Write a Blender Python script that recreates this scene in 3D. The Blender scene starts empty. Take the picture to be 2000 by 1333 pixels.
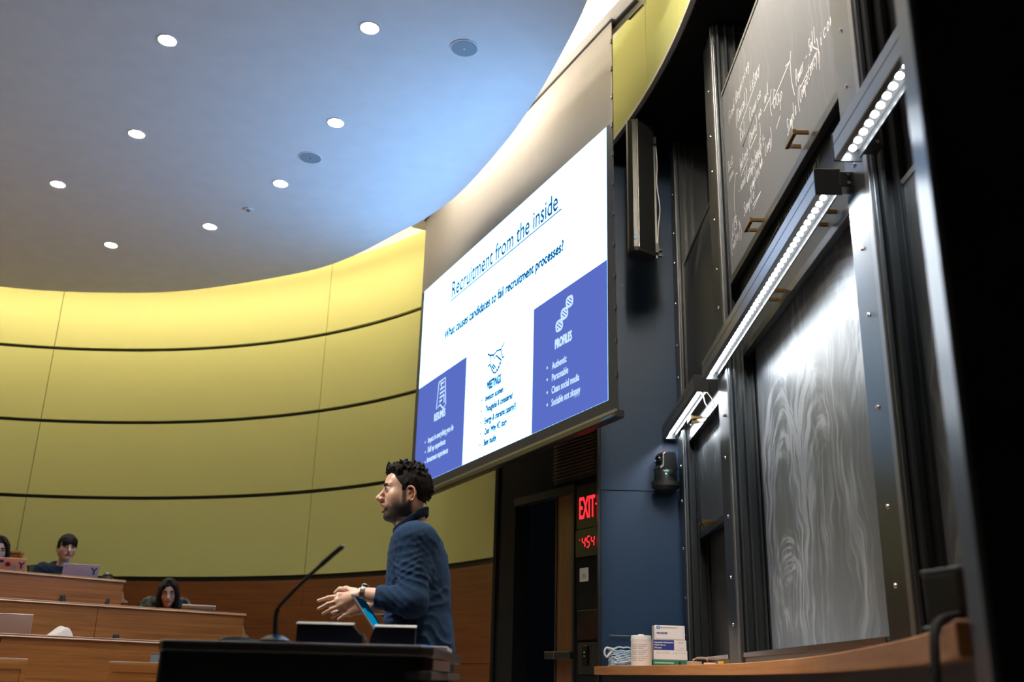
import bpy, math, random
import numpy as np
from mathutils import Vector, Matrix
random.seed(7)
S = bpy.context.scene
COL = S.collection

# ------------------------------------------------------------------ camera
CAMZ = 0.85
F_PX, PITCH, ROLL = 1930.68, 0.3306, 0.0261
_r0 = np.array([1.0, 0, 0]); _u0 = np.array([0, -math.sin(PITCH), math.cos(PITCH)])
_fw = np.array([0, math.cos(PITCH), math.sin(PITCH)])
_cx = math.cos(ROLL) * _r0 + math.sin(ROLL) * _u0
_cy = -math.sin(ROLL) * _r0 + math.cos(ROLL) * _u0
cam = bpy.data.cameras.new('camera')
cam_o = bpy.data.objects.new('camera', cam)
COL.objects.link(cam_o)
cam_o.matrix_world = Matrix(((_cx[0], _cy[0], -_fw[0], 0), (_cx[1], _cy[1], -_fw[1], 0),
                             (_cx[2], _cy[2], -_fw[2], CAMZ), (0, 0, 0, 1)))
cam.sensor_width = 36.0
cam.lens = F_PX * 36 / 2000
cam.clip_start = 0.05
cam.dof.use_dof = True
cam.dof.focus_distance = 5.0
cam.dof.aperture_fstop = 2.7
S.camera = cam_o

# ------------------------------------------------------------------ world and exposure
w = bpy.data.worlds.new('world'); S.world = w; w.use_nodes = True
w.node_tree.nodes['Background'].inputs[0].default_value = (0.5, 0.6, 0.8, 1)
w.node_tree.nodes['Background'].inputs[1].default_value = 0.002
S.view_settings.view_transform = 'Standard'
S.view_settings.look = 'None'
S.view_settings.exposure = 0.0
S.view_settings.gamma = 1.0
S.view_settings.use_curve_mapping = False
S.cycles.max_bounces = 7
S.cycles.diffuse_bounces = 5
S.cycles.glossy_bounces = 4
S.cycles.use_denoising = True
S.cycles.sample_clamp_indirect = 6.0
S.cycles.caustics_reflective = False
S.cycles.caustics_refractive = False

# strengths of the lamps in the room (downlights, cove strip, board bars, projected picture)
L_DOWN, L_COVE, L_BAR, L_PIC = 1450.0, 37.0, 0.45, 1.0

# key spotlight added outside the frame to brighten the lecturer
spot = bpy.data.lights.new('key_spot', 'SPOT'); spot.energy = 880.0; spot.color = (1.0, 0.93, 0.86)
spot.spot_size = math.radians(34); spot.spot_blend = 0.7; spot.shadow_soft_size = 0.06
spot_o = bpy.data.objects.new('key_spot', spot); COL.objects.link(spot_o)
spot_o.location = (-3.0, 3.1, 4.52)
spot_o.rotation_euler = (Vector((-0.45, 4.15, 1.35)) - Vector((-3.0, 3.1, 4.52))).to_track_quat('-Z', 'Y').to_euler()

# measured points: pixel of the photograph + one known coordinate -> world point
def _ray(x, y):
    return (x - 1000) * _cx - (y - 666.5) * _cy + F_PX * _fw
def at(x, y, Y):
    d = _ray(x, y); p = d * (Y / d[1]); p[2] += CAMZ; return p
def atx(x, y, X):
    d = _ray(x, y); p = d * (X / d[0]); p[2] += CAMZ; return p
def atz(x, y, Z):
    d = _ray(x, y); p = d * ((Z - CAMZ) / d[2]); p[2] += CAMZ; return p

# ------------------------------------------------------------------ helpers: materials
def nt(name):
    m = bpy.data.materials.new(name); m.use_nodes = True
    t = m.node_tree; b = t.nodes['Principled BSDF']
    return m, t, b
def node(t, kind, **kw):
    n = t.nodes.new(kind)
    for k, v in kw.items():
        if k in n.inputs: n.inputs[k].default_value = v
        else: setattr(n, k, v)
    return n
def flat(name, col, rough=0.6, metal=0.0, spec=0.5, coat=0.0, bump=0.0, bscale=200):
    m, t, b = nt(name)
    b.inputs['Base Color'].default_value = (*col, 1); b.inputs['Roughness'].default_value = rough
    b.inputs['Metallic'].default_value = metal; b.inputs['Specular IOR Level'].default_value = spec
    b.inputs['Coat Weight'].default_value = coat
    tc = node(t, 'ShaderNodeTexCoord')
    n = node(t, 'ShaderNodeTexNoise', Scale=bscale if bump else 6.0, Detail=4.0)
    t.links.new(tc.outputs['Object'], n.inputs['Vector'])
    mx = node(t, 'ShaderNodeMixRGB', blend_type='MULTIPLY')
    mx.inputs[0].default_value = 0.12; mx.inputs[1].default_value = (*col, 1)
    t.links.new(n.outputs['Fac'], mx.inputs[2]); t.links.new(mx.outputs[0], b.inputs['Base Color'])
    if bump:
        bp = node(t, 'ShaderNodeBump', Strength=bump, Distance=0.002)
        t.links.new(n.outputs['Fac'], bp.inputs['Height']); t.links.new(bp.outputs[0], b.inputs['Normal'])
    return m
def glow(name, col, strength):
    m = bpy.data.materials.new(name); m.use_nodes = True; t = m.node_tree
    t.nodes.clear()
    e = node(t, 'ShaderNodeEmission'); e.inputs[0].default_value = (*col, 1); e.inputs[1].default_value = strength
    o = node(t, 'ShaderNodeOutputMaterial'); t.links.new(e.outputs[0], o.inputs[0])
    return m
def wood(name, c1, c2, rough=0.38, scale=(0.7, 0.7, 26)):
    m, t, b = nt(name)
    tc = node(t, 'ShaderNodeTexCoord'); mp = node(t, 'ShaderNodeMapping'); mp.inputs['Scale'].default_value = scale
    t.links.new(tc.outputs['Object'], mp.inputs['Vector'])
    n1 = node(t, 'ShaderNodeTexNoise', Scale=2.2, Detail=7.0, Roughness=0.62, Distortion=0.35)
    t.links.new(mp.outputs[0], n1.inputs['Vector'])
    r = node(t, 'ShaderNodeValToRGB'); r.color_ramp.elements[0].position = 0.34; r.color_ramp.elements[1].position = 0.68
    r.color_ramp.elements[0].color = (*c1, 1); r.color_ramp.elements[1].color = (*c2, 1)
    t.links.new(n1.outputs['Fac'], r.inputs[0]); t.links.new(r.outputs[0], b.inputs['Base Color'])
    b.inputs['Roughness'].default_value = rough
    bp = node(t, 'ShaderNodeBump', Strength=0.12, Distance=0.001)
    t.links.new(n1.outputs['Fac'], bp.inputs['Height']); t.links.new(bp.outputs[0], b.inputs['Normal'])
    return m
class NG:
    # tiny helper to write math in nodes
    def __init__(s, t): s.t = t
    def m(s, op, a, b=None, c=None):
        n = s.t.nodes.new('ShaderNodeMath'); n.operation = op
        for i, q in enumerate((a, b, c)):
            if q is None: continue
            if isinstance(q, (int, float)): n.inputs[i].default_value = q
            else: s.t.links.new(q, n.inputs[i])
        return n.outputs[0]
    def step(s, v, lo, hi):
        n = s.t.nodes.new('ShaderNodeMapRange'); n.interpolation_type = 'SMOOTHSTEP'
        s.t.links.new(v, n.inputs[0]); n.inputs[1].default_value = lo; n.inputs[2].default_value = hi
        return n.outputs[0]
    def noise(s, x, y, z, detail=6.0, rough=0.6):
        c = s.t.nodes.new('ShaderNodeCombineXYZ')
        for i, q in enumerate((x, y, z)):
            if isinstance(q, (int, float)): c.inputs[i].default_value = q
            else: s.t.links.new(q, c.inputs[i])
        n = s.t.nodes.new('ShaderNodeTexNoise'); n.inputs['Scale'].default_value = 1.0; n.inputs['Detail'].default_value = detail; n.inputs['Roughness'].default_value = rough
        s.t.links.new(c.outputs[0], n.inputs['Vector']); return n.outputs['Fac']
def slate(name, amount, rough=0.4, seed=0.0, base=(0.018, 0.021, 0.024), arcs=(), haze=0.12, spec=0.6):
    # blackboard: dark slate with chalk dust wiped in long strokes and sweeping arcs
    m, t, b = nt(name); g = NG(t)
    tc = node(t, 'ShaderNodeTexCoord'); sx = node(t, 'ShaderNodeSeparateXYZ'); t.links.new(tc.outputs['Object'], sx.inputs[0])
    y, z = sx.outputs[1], sx.outputs[2]
    wob = g.noise(g.m('MULTIPLY', y, 2.2), g.m('MULTIPLY', z, 2.2), seed, 2.0)
    # long, nearly upright strokes
    yy = g.m('MULTIPLY_ADD', wob, 0.35, y)
    st = g.noise(g.m('MULTIPLY', yy, 22.0), g.m('MULTIPLY', z, 1.3), seed + 5.0, 7.0, 0.62)
    big = g.noise(g.m('MULTIPLY', y, 1.7), g.m('MULTIPLY', z, 1.2), seed + 9.0, 3.0)
    tot = g.m('MULTIPLY', g.m('MULTIPLY', g.step(st, 0.44, 0.72), g.step(big, 0.36, 0.66)), 0.55)
    for k, (yc, zc, ay, az, r0, r1, wgt) in enumerate(arcs):
        py = g.m('DIVIDE', g.m('SUBTRACT', yy, yc + 0.17), ay); pz = g.m('DIVIDE', g.m('SUBTRACT', z, zc), az)
        r = g.m('SQRT', g.m('ADD', g.m('MULTIPLY', py, py), g.m('MULTIPLY', pz, pz)))
        ca, sa = g.m('DIVIDE', py, r), g.m('DIVIDE', pz, r)
        q = g.noise(g.m('MULTIPLY_ADD', r, 11.0, seed + 20.0 + k * 3.1), ca, sa, 6.0, 0.6)
        mask = g.m('MULTIPLY', g.m('MULTIPLY', g.step(r, r0, r0 + 0.25), g.step(pz, -0.55, 0.1)), g.m('SUBTRACT', 1.0, g.step(r, r1 - 0.22, r1)))
        fade = g.step(g.noise(g.m('MULTIPLY', ca, 1.3), g.m('MULTIPLY', sa, 1.3), seed + k * 7.7, 2.0), 0.36, 0.60)
        tot = g.m('ADD', tot, g.m('MULTIPLY', g.m('MULTIPLY', g.m('MULTIPLY', g.step(q, 0.42, 0.70), mask), fade), wgt))
    tot = g.m('MINIMUM', g.m('MULTIPLY_ADD', tot, amount, haze * amount), 0.8)
    mx = node(t, 'ShaderNodeMixRGB'); mx.inputs[1].default_value = (*base, 1); mx.inputs[2].default_value = (0.50, 0.55, 0.61, 1)
    t.links.new(tot, mx.inputs[0]); t.links.new(mx.outputs[0], b.inputs['Base Color'])
    b.inputs['Roughness'].default_value = rough; b.inputs['Specular IOR Level'].default_value = spec
    return m

M = dict(
    ceiling=flat('painted_ceiling', (0.84, 0.84, 0.84), 0.9, spec=0.1),
    cream=flat('cream_plaster', (0.70, 0.66, 0.58), 0.85, spec=0.2),
    yellow=flat('yellow_felt', (0.475, 0.49, 0.19), 0.85, spec=0.15, bump=0.15, bscale=400),
    joint=flat('black_joint', (0.012, 0.012, 0.012), 0.6),
    wains=wood('wainscot_wood', (0.10, 0.028, 0.006), (0.175, 0.055, 0.012)),
    bench=wood('bench_wood', (0.31, 0.100, 0.018), (0.53, 0.20, 0.043)),
    ledge=wood('ledge_wood', (0.34, 0.14, 0.05), (0.50, 0.23, 0.09), 0.3, (3, 0.8, 26)),
    carpet=flat('grey_carpet', (0.30, 0.29, 0.28), 0.95, spec=0.1, bump=0.4, bscale=600),
    blue=flat('blue_paint', (0.003, 0.028, 0.080), 0.5, spec=0.4),
    black=flat('black_paint', (0.010, 0.010, 0.011), 0.6),
    satin=flat('black_satin', (0.014, 0.015, 0.016), 0.32),
    gloss=flat('black_gloss', (0.006, 0.006, 0.007), 0.12),
    navy=flat('navy_laminate', (0.008, 0.014, 0.045), 0.5),
    post=flat('dark_anodised', (0.040, 0.044, 0.046), 0.34, metal=0.5),
    plate=flat('plate_anodised', (0.10, 0.11, 0.12), 0.30, metal=0.85),
    rail=flat('grey_anodised', (0.20, 0.20, 0.21), 0.35, metal=0.7),
    bolt=flat('steel_bolt', (0.65, 0.65, 0.66), 0.25, metal=1.0),
    brass=flat('aged_brass', (0.16, 0.095, 0.035), 0.34, metal=0.9),
    steel=flat('polished_steel', (0.6, 0.6, 0.62), 0.2, metal=1.0),
    trimgrey=flat('grey_trim', (0.42, 0.42, 0.41), 0.5),
    white=flat('white_enamel', (0.78, 0.77, 0.74), 0.5),
    grille=flat('speaker_grille', (0.30, 0.36, 0.40), 0.7),
    fabric=flat('grey_screen_fabric', (0.24, 0.225, 0.205), 0.85, spec=0.1),
    border=flat('black_border', (0.012, 0.014, 0.015), 0.7),
    doorwood=wood('door_wood', (0.10, 0.035, 0.012), (0.17, 0.065, 0.022), 0.35, (14, 14, 0.8)),
    louvre=flat('brown_louvre', (0.16, 0.085, 0.05), 0.5),
    sign=flat('sign_black', (0.008, 0.009, 0.008), 0.4),
    paper=flat('paper_white', (0.75, 0.74, 0.72), 0.7),
    chalk=flat('chalk', (0.90, 0.91, 0.92), 0.6, spec=0.3),
    mesh=flat('chair_mesh', (0.035, 0.05, 0.06), 0.5),
    laptop_silver=flat('silver_aluminium', (0.66, 0.62, 0.62), 0.4, metal=0.15),
    laptop_pink=flat('rosy_aluminium', (0.56, 0.53, 0.68), 0.45, metal=0.0),
    orange=flat('orange_cover', (0.80, 0.47, 0.32), 0.5),
    indigo=flat('indigo_print', (0.03, 0.035, 0.22), 0.5),
    redprint=flat('red_print', (0.55, 0.06, 0.08), 0.5),
    cloth=flat('beige_cloth', (0.66, 0.56, 0.48), 0.9, bump=0.3, bscale=120),
    maskblue=flat('mask_blue', (0.42, 0.60, 0.80), 0.8),
    tubwhite=flat('tub_white', (0.90, 0.84, 0.80), 0.5),
    labelgrey=flat('label_grey', (0.50, 0.45, 0.50), 0.6),
    boxwhite=flat('carton_white', (0.90, 0.86, 0.86), 0.6),
    boxblue=flat('carton_blue', (0.015, 0.04, 0.28), 0.5),
    boxsky=flat('carton_sky', (0.02, 0.25, 0.70), 0.5),
    boxgreen=flat('carton_green', (0.03, 0.20, 0.12), 0.5),
    palegreen=flat('pale_green', (0.45, 0.72, 0.52), 0.6),
    yellowp=flat('yellow_plastic', (0.85, 0.50, 0.03), 0.4),
    tan=flat('tan_felt', (0.55, 0.38, 0.28), 0.9),
    orangechalk=flat('orange_chalk', (0.85, 0.45, 0.28), 0.9),
    hair=None,
)
M['edge'] = flat('panel_edge', (0.045, 0.06, 0.075), 0.34, metal=0.6)
M['matblack'] = flat('matt_black', (0.006, 0.006, 0.006), 0.8, spec=0.15)
M['redglow'] = glow('red_led', (1.0, 0.02, 0.03), 2.2)
M['greenglow'] = glow('green_led', (0.1, 1.0, 0.6), 1.6)
M['pointgreen'] = glow('green_point', (0.05, 0.6, 0.1), 0.6)
M['lamp'] = glow('downlight_lamp', (1.0, 0.96, 0.90), L_DOWN)
M['cove'] = glow('cove_strip_lamp', (1.12, 0.90, 0.66), L_COVE)
M['cove2'] = glow('cove_strip_lamp_screen', (1.0, 0.88, 0.72), L_COVE * 2.2)
M['cove3'] = glow('cove_strip_lamp_boards', (1.0, 0.88, 0.72), L_COVE * 0.9)
M['cove4'] = glow('cove_strip_lamp_gap', (1.0, 0.89, 0.76), L_COVE * 11.0)
M['bar'] = glow('bar_strip_lamp', (0.90, 0.95, 1.0), L_BAR)
M['led'] = glow('bar_led_lamp', (0.88, 0.95, 1.0), L_BAR * 270.0)
M['pic_white'] = glow('picture_white', (1.5, 3.4, 6.4), L_PIC)
M['pic_purple'] = glow('picture_indigo', (0.105, 0.155, 0.56), 1.0)
M['pic_navy'] = glow('picture_navy', (0.012, 0.10, 0.26), 1.0)
M['pic_text'] = glow('picture_pale', (0.55, 0.75, 1.0), 1.15)
M['lapscreen'] = glow('laptop_picture', (0.0, 0.24, 0.46), 1.0)
M['lapdark'] = glow('laptop_picture_dark', (0.0, 0.012, 0.03), 1.0)

# ------------------------------------------------------------------ helpers: objects
def tag(o, label=None, cat=None, group=None, kind=None):
    if label: o['label'] = label
    if cat: o['category'] = cat
    if group: o['group'] = group
    if kind: o['kind'] = kind
    return o
def empty(name, loc, label=None, cat=None, group=None, rotz=0.0, kind=None):
    o = bpy.data.objects.new(name, None); COL.objects.link(o)
    o.location = loc; o.rotation_euler = (0, 0, rotz); o.empty_display_size = 0.05
    return tag(o, label, cat, group, kind)
def wloc(o):
    v = Vector((0, 0, 0))
    while o is not None:
        v += o.location; o = o.parent
    return v
def copy_tree(o, parent=None):
    c = o.copy(); COL.objects.link(c)
    if parent: c.parent = parent
    for ch in list(o.children): copy_tree(ch, c)
    return c
def rotm(rx=0, ry=0, rz=0):
    return np.array(Matrix.Rotation(rz, 3, 'Z') @ Matrix.Rotation(ry, 3, 'Y') @ Matrix.Rotation(rx, 3, 'X'))

class MB:
    def __init__(s): s.v = []; s.f = []
    def add(s, vs, fs):
        n = len(s.v); s.v += [tuple(map(float, p)) for p in vs]; s.f += [tuple(i + n for i in f) for f in fs]; return s
    def box(s, x0, x1, y0, y1, z0, z1):
        return s.add([(x0,y0,z0),(x1,y0,z0),(x1,y1,z0),(x0,y1,z0),(x0,y0,z1),(x1,y0,z1),(x1,y1,z1),(x0,y1,z1)],
                     [(0,3,2,1),(4,5,6,7),(0,1,5,4),(1,2,6,5),(2,3,7,6),(3,0,4,7)])
    def obox(s, c, size, R):
        hx, hy, hz = [k / 2 for k in size]; c = np.array(c, float)
        vs = [c + R @ np.array(p) for p in [(-hx,-hy,-hz),(hx,-hy,-hz),(hx,hy,-hz),(-hx,hy,-hz),(-hx,-hy,hz),(hx,-hy,hz),(hx,hy,hz),(-hx,hy,hz)]]
        return s.add(vs, [(0,3,2,1),(4,5,6,7),(0,1,5,4),(1,2,6,5),(2,3,7,6),(3,0,4,7)])
    def prism(s, poly, d0, d1):
        # poly: 3-D points of a planar outline, swept by vectors d0 and d1
        p = [np.array(q, float) for q in poly]; n = len(p); d0 = np.array(d0, float); d1 = np.array(d1, float)
        fs = [tuple(range(n))[::-1], tuple(range(n, 2 * n))] + [(i, (i + 1) % n, (i + 1) % n + n, i + n) for i in range(n)]
        return s.add([q + d0 for q in p] + [q + d1 for q in p], fs)
    def tube(s, pts, r, n=10, cap=True):
        pts = [np.array(p, float) for p in pts]; k = len(pts)
        rr = r if hasattr(r, '__len__') else [r] * k
        base = len(s.v); up = np.array([0.13, 0.27, 0.95]); vs = []
        for i in range(k):
            t = pts[min(i + 1, k - 1)] - pts[max(i - 1, 0)]; t /= (np.linalg.norm(t) + 1e-12)
            a = np.cross(t, up)
            if np.linalg.norm(a) < 0.1: a = np.cross(t, np.array([1.0, 0.2, 0]))
            a /= np.linalg.norm(a); b = np.cross(t, a)
            for j in range(n):
                an = 2 * math.pi * j / n; vs.append(pts[i] + rr[i] * (math.cos(an) * a + math.sin(an) * b))
        fs = [(i*n+j, i*n+(j+1) % n, (i+1)*n+(j+1) % n, (i+1)*n+j) for i in range(k-1) for j in range(n)]
        if cap: fs += [tuple(range(n))[::-1], tuple((k-1)*n + j for j in range(n))]
        return s.add(vs, fs)
    def lathe(s, prof, c=(0, 0, 0), n=24, R=None):
        c = np.array(c, float); R = np.eye(3) if R is None else R; vs = []
        for (r, z) in prof:
            for j in range(n):
                a = 2 * math.pi * j / n; vs.append(c + R @ np.array([r * math.cos(a), r * math.sin(a), z]))
        k = len(prof)
        fs = [(i*n+j, i*n+(j+1) % n, (i+1)*n+(j+1) % n, (i+1)*n+j) for i in range(k-1) for j in range(n)]
        fs += [tuple(range(n))[::-1], tuple((k-1)*n + j for j in range(n))]
        return s.add(vs, fs)
    def ball(s, c, r, n=12, R=None):
        rr = r if hasattr(r, '__len__') else (r, r, r)
        c = np.array(c, float); R = np.eye(3) if R is None else R; k = max(4, n // 2); vs = []
        for i in range(k + 1):
            th = math.pi * min(max(i / k, 0.004), 0.996)
            for j in range(n):
                a = 2 * math.pi * j / n
                vs.append(c + R @ np.array([rr[0]*math.sin(th)*math.cos(a), rr[1]*math.sin(th)*math.sin(a), -rr[2]*math.cos(th)]))
        fs = [(i*n+j, i*n+(j+1) % n, (i+1)*n+(j+1) % n, (i+1)*n+j) for i in range(k) for j in range(n)]
        fs += [tuple(range(n))[::-1], tuple(k*n + j for j in range(n))]
        return s.add(vs, fs)
    def ribbon(s, pts, wid, nrm):
        # flat stroke of width wid lying in the plane with normal nrm
        pts = [np.array(p, float) for p in pts]; nrm = np.array(nrm, float); k = len(pts); vs = []
        if k < 2: return s
        for i in range(k):
            t = pts[min(i + 1, k - 1)] - pts[max(i - 1, 0)]; t /= (np.linalg.norm(t) + 1e-12)
            b = np.cross(nrm, t) * wid / 2; vs += [pts[i] - b, pts[i] + b]
        return s.add(vs, [(2*i, 2*i+2, 2*i+3, 2*i+1) for i in range(k - 1)])
    def arc(s, cx, cy, R0, R1, a0, a1, z0, z1, seg=None):
        # curved slab between radii, angles in degrees measured from +Y towards +X
        seg = seg or max(2, int(abs(a1 - a0) / 1.5)); vs = []
        for i in range(seg + 1):
            a = math.radians(a0 + (a1 - a0) * i / seg); sx, cy_ = math.sin(a), math.cos(a)
            for R, z in ((R0, z0), (R0, z1), (R1, z1), (R1, z0)): vs.append((cx + R * sx, cy + R * cy_, z))
        fs = []
        for i in range(seg):
            for j in range(4):
                fs.append((i*4+j, i*4+(j+1) % 4, (i+1)*4+(j+1) % 4, (i+1)*4+j))
        fs += [(0, 3, 2, 1), (seg*4, seg*4+1, seg*4+2, seg*4+3)]
        return s.add(vs, fs)
    def build(s, name, mat, parent=None, smooth=False, bevel=0.0, local=False, base=True, angle=0.6):
        v = np.array(s.v, float)
        if parent is not None and not local:
            off = np.array(wloc(parent)); loc = (0, 0, 0)
        elif parent is None and base and not local:
            lo, hi = v.min(0), v.max(0); off = np.array([(lo[0]+hi[0])/2, (lo[1]+hi[1])/2, lo[2]]); loc = tuple(off)
        else:
            off = np.zeros(3); loc = (0, 0, 0)
        me = bpy.data.meshes.new(name); me.from_pydata([tuple(p) for p in (v - off)], [], s.f); me.validate(); me.update()
        o = bpy.data.objects.new(name, me); COL.objects.link(o); o.location = loc
        if parent is not None: o.parent = parent
        if mat is not None: me.materials.append(mat)
        if smooth:
            me.shade_smooth()
            try: me.set_sharp_from_angle(angle=angle)
            except Exception: pass
        fix_normals(me)
        if bevel:
            b = o.modifiers.new('bevel', 'BEVEL'); b.width = bevel; b.segments = 2; b.limit_method = 'ANGLE'; b.angle_limit = 0.7
        return o
import bmesh
def fix_normals(me):
    bm = bmesh.new(); bm.from_mesh(me); bmesh.ops.recalc_face_normals(bm, faces=bm.faces); bm.to_mesh(me); bm.free()

def text_geom(txt):
    cu = bpy.data.curves.new('t', 'FONT'); cu.body = txt; cu.size = 1.0; cu.resolution_u = 3
    o = bpy.data.objects.new('t', cu); COL.objects.link(o)
    dg = bpy.context.evaluated_depsgraph_get(); dg.update()
    me = bpy.data.meshes.new_from_object(o.evaluated_get(dg))
    v = np.array([tuple(p.co) for p in me.vertices]); f = [tuple(p.vertices) for p in me.polygons]
    bpy.data.objects.remove(o); bpy.data.curves.remove(cu); bpy.data.meshes.remove(me)
    return v, f
def add_text(mb, txt, p0, xdir, ydir, width, cap, bold=0.0):
    # lay lettering from baseline start p0 along xdir, width and capital height in metres
    v, f = text_geom(txt)
    if len(v) == 0: return
    x0, x1 = v[:, 0].min(), v[:, 0].max(); sx = width / max(x1 - x0, 1e-6); sy = cap / 0.70
    p0 = np.array(p0, float); xdir = np.array(xdir, float); ydir = np.array(ydir, float); n = np.cross(xdir, ydir)
    offs = [(0, 0)] if not bold else [(-bold, 0), (bold, 0), (0, bold), (0, -bold)]
    for q, (bx, by) in enumerate(offs):
        mb.add([p0 + xdir * ((p[0] - x0) * sx + bx) + ydir * (p[1] * sy + by) + n * 0.0002 * q for p in v], f)

# ================================================================== STRUCTURE
CX, CY, RW = -4.88, 5.625, 5.5
ZB = [1.797, 2.675, 3.546, 4.426, 5.30]          # joints of the felt wall
SEAMS = [-78.0, -41.7, -5.4, 30.85, 60.6]

def struct(mb, name, mat, **kw):
    o = mb.build(name, mat, **kw); o['kind'] = 'structure'; return o
def catmull(pts, n=6, closed=False):
    P = [np.array(p, float) for p in pts]; k = len(P); out = []
    rng = range(k if closed else k - 1)
    for i in rng:
        p0 = P[(i-1) % k] if closed or i > 0 else 2*P[0]-P[1]
        p1, p2 = P[i], P[(i+1) % k]
        p3 = P[(i+2) % k] if closed or i + 2 < k else 2*P[-1]-P[-2]
        for j in range(n):
            t = j / n
            out.append(0.5*((2*p1)+(-p0+p2)*t+(2*p0-5*p1+4*p2-p3)*t*t+(-p0+3*p1-3*p2+p3)*t**3))
    if not closed: out.append(P[-1])
    return out

struct(MB().box(-11.5, 2.4, -3.2, 12.2, -0.1, 0.0), 'floor', M['carpet'])
ZU = 5.64
struct(MB().box(-11.5, 2.4, -3.2, 12.2, ZU, ZU + 0.1), 'ceiling', M['cream'])
# outer shell behind everything
struct(MB().box(-11.6, -11.5, -3.2, 12.2, 0, ZU), 'wall_left', M['cream'])
struct(MB().box(-11.5, 2.4, -3.3, -3.2, 0, ZU), 'wall_near', M['wains'])

# the curved felt wall: black backing with every felt panel proud of it
wall = struct(MB().arc(CX, CY, RW + 0.035, RW + 0.12, -80, 62.0, 0, ZU), 'wall_back', M['joint'])
MB().arc(CX, CY, RW + 0.004, RW + 0.034, -78, 62.0, 5.305, ZU).build('plaster_band', M['cream'], wall, smooth=True)
for r in range(4):
    z0, z1 = ZB[r] + (0.022 if r == 0 else 0.020), ZB[r + 1] - (0.020 if r < 3 else 0.0)
    for i in range(len(SEAMS) - 1):
        a0, a1 = SEAMS[i] + 0.045, SEAMS[i + 1] - 0.045
        MB().arc(CX, CY, RW, RW + 0.034, a0, a1, z0, z1).build('wall_panel', M['yellow'], wall, smooth=True)
for i in range(len(SEAMS) - 1):
    for h in range(2):
        a0 = SEAMS[i] + (SEAMS[i+1]-SEAMS[i]) * h / 2; a1 = SEAMS[i] + (SEAMS[i+1]-SEAMS[i]) * (h + 1) / 2
        for (z0, z1) in ((0.06, 0.97), (0.974, ZB[0] - 0.03)):
            MB().arc(CX, CY, RW + 0.006, RW + 0.034, a0 + 0.02, a1 - 0.02, z0, z1).build('wainscot_panel', M['wains'], wall, smooth=True)
struct(MB().arc(CX, CY, RW - 0.012, RW + 0.034, -78, 60.6, 0.0, 0.10), 'baseboard_back', M['joint'], smooth=True)
# the curve continues outside the frame, behind the seats
wl = struct(MB().arc(CX, CY, RW + 0.035, RW + 0.12, -175, -80, 0, ZU), 'wall_left.001', M['joint'])
for (z0, z1, mt) in ((0.1, ZB[0] - .03, M['wains']), (ZB[0] + .02, ZU, M['yellow'])):
    MB().arc(CX, CY, RW, RW + 0.034, -175, -78.1, z0, z1).build('wall_panel', mt, wl, smooth=True)

# upper felt band over the blackboards (its lower edge carries a grey trim) and the black soffit
def circ3(p, q, r):
    ax, ay = p; bx, by = q; cx, cy = r
    d = 2 * (ax*(by-cy) + bx*(cy-ay) + cx*(ay-by))
    ux = ((ax*ax+ay*ay)*(by-cy) + (bx*bx+by*by)*(cy-ay) + (cx*cx+cy*cy)*(ay-by)) / d
    uy = ((ax*ax+ay*ay)*(cx-bx) + (bx*bx+by*by)*(ax-cx) + (cx*cx+cy*cy)*(bx-ax)) / d
    return ux, uy, math.hypot(ax-ux, ay-uy)
UX, UY, UR = circ3((0.737, 6.591), (0.885, 6.0), (1.028, 4.939))
ang = lambda y: math.degrees(math.acos(max(-1, min(1, (y - UY) / UR))))
a_far, a_near = ang(7.9), ang(0.9)
ub = struct(MB().arc(UX, UY, UR + 0.035, UR + 0.1, a_far, a_near, 4.74, ZU), 'wall_front', M['joint'])
cuts = [a_far, ang(5.95), ang(5.28), ang(4.3), ang(3.2), ang(2.0), a_near]
for a0, a1 in zip(cuts[:-1], cuts[1:]):
    MB().arc(UX, UY, UR, UR + 0.034, a0 + 0.03, a1 - 0.03, 4.765, ZU).build('wall_panel', M['yellow'], ub, smooth=True)
struct(MB().arc(UX, UY, UR - 0.012, UR + 0.10, a_far, a_near, 4.735, 4.762), 'trim_1', M['trimgrey'], smooth=True)
arcp = [(UX + (UR + 0.02) * math.sin(math.radians(a)), UY + (UR + 0.02) * math.cos(math.radians(a)), 4.735)
        for a in np.linspace(a_far, a_near, 40)]
struct(MB().prism(arcp + [(2.3, arcp[-1][1], 4.735), (2.3, 8.4, 4.735), (arcp[0][0], 8.4, 4.735)], (0, 0, -0.015), (0, 0, 0.03)), 'ceiling.001', M['matblack'])

# wall behind the blackboards, end wall, blue wall
struct(MB().box(1.42, 1.52, -3.2, 6.98, 0, 4.735), 'wall_right', M['black'])
bw = struct(MB().box(0.655, 1.42, 6.925, 7.0, 0, 4.735), 'wall_front.001', M['black'])
MB().box(0.648, 1.42, 6.90, 6.924, 0, 2.126).build('wall_panel', M['blue'], bw, bevel=0.003)
MB().box(0.648, 1.42, 6.90, 6.924, 2.130, 4.735).build('wall_panel', M['blue'], bw, bevel=0.003)
MB().box(0.630, 0.647, 6.90, 7.0, 0, 4.735).build('corner_trim', M['satin'], bw)

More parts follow.
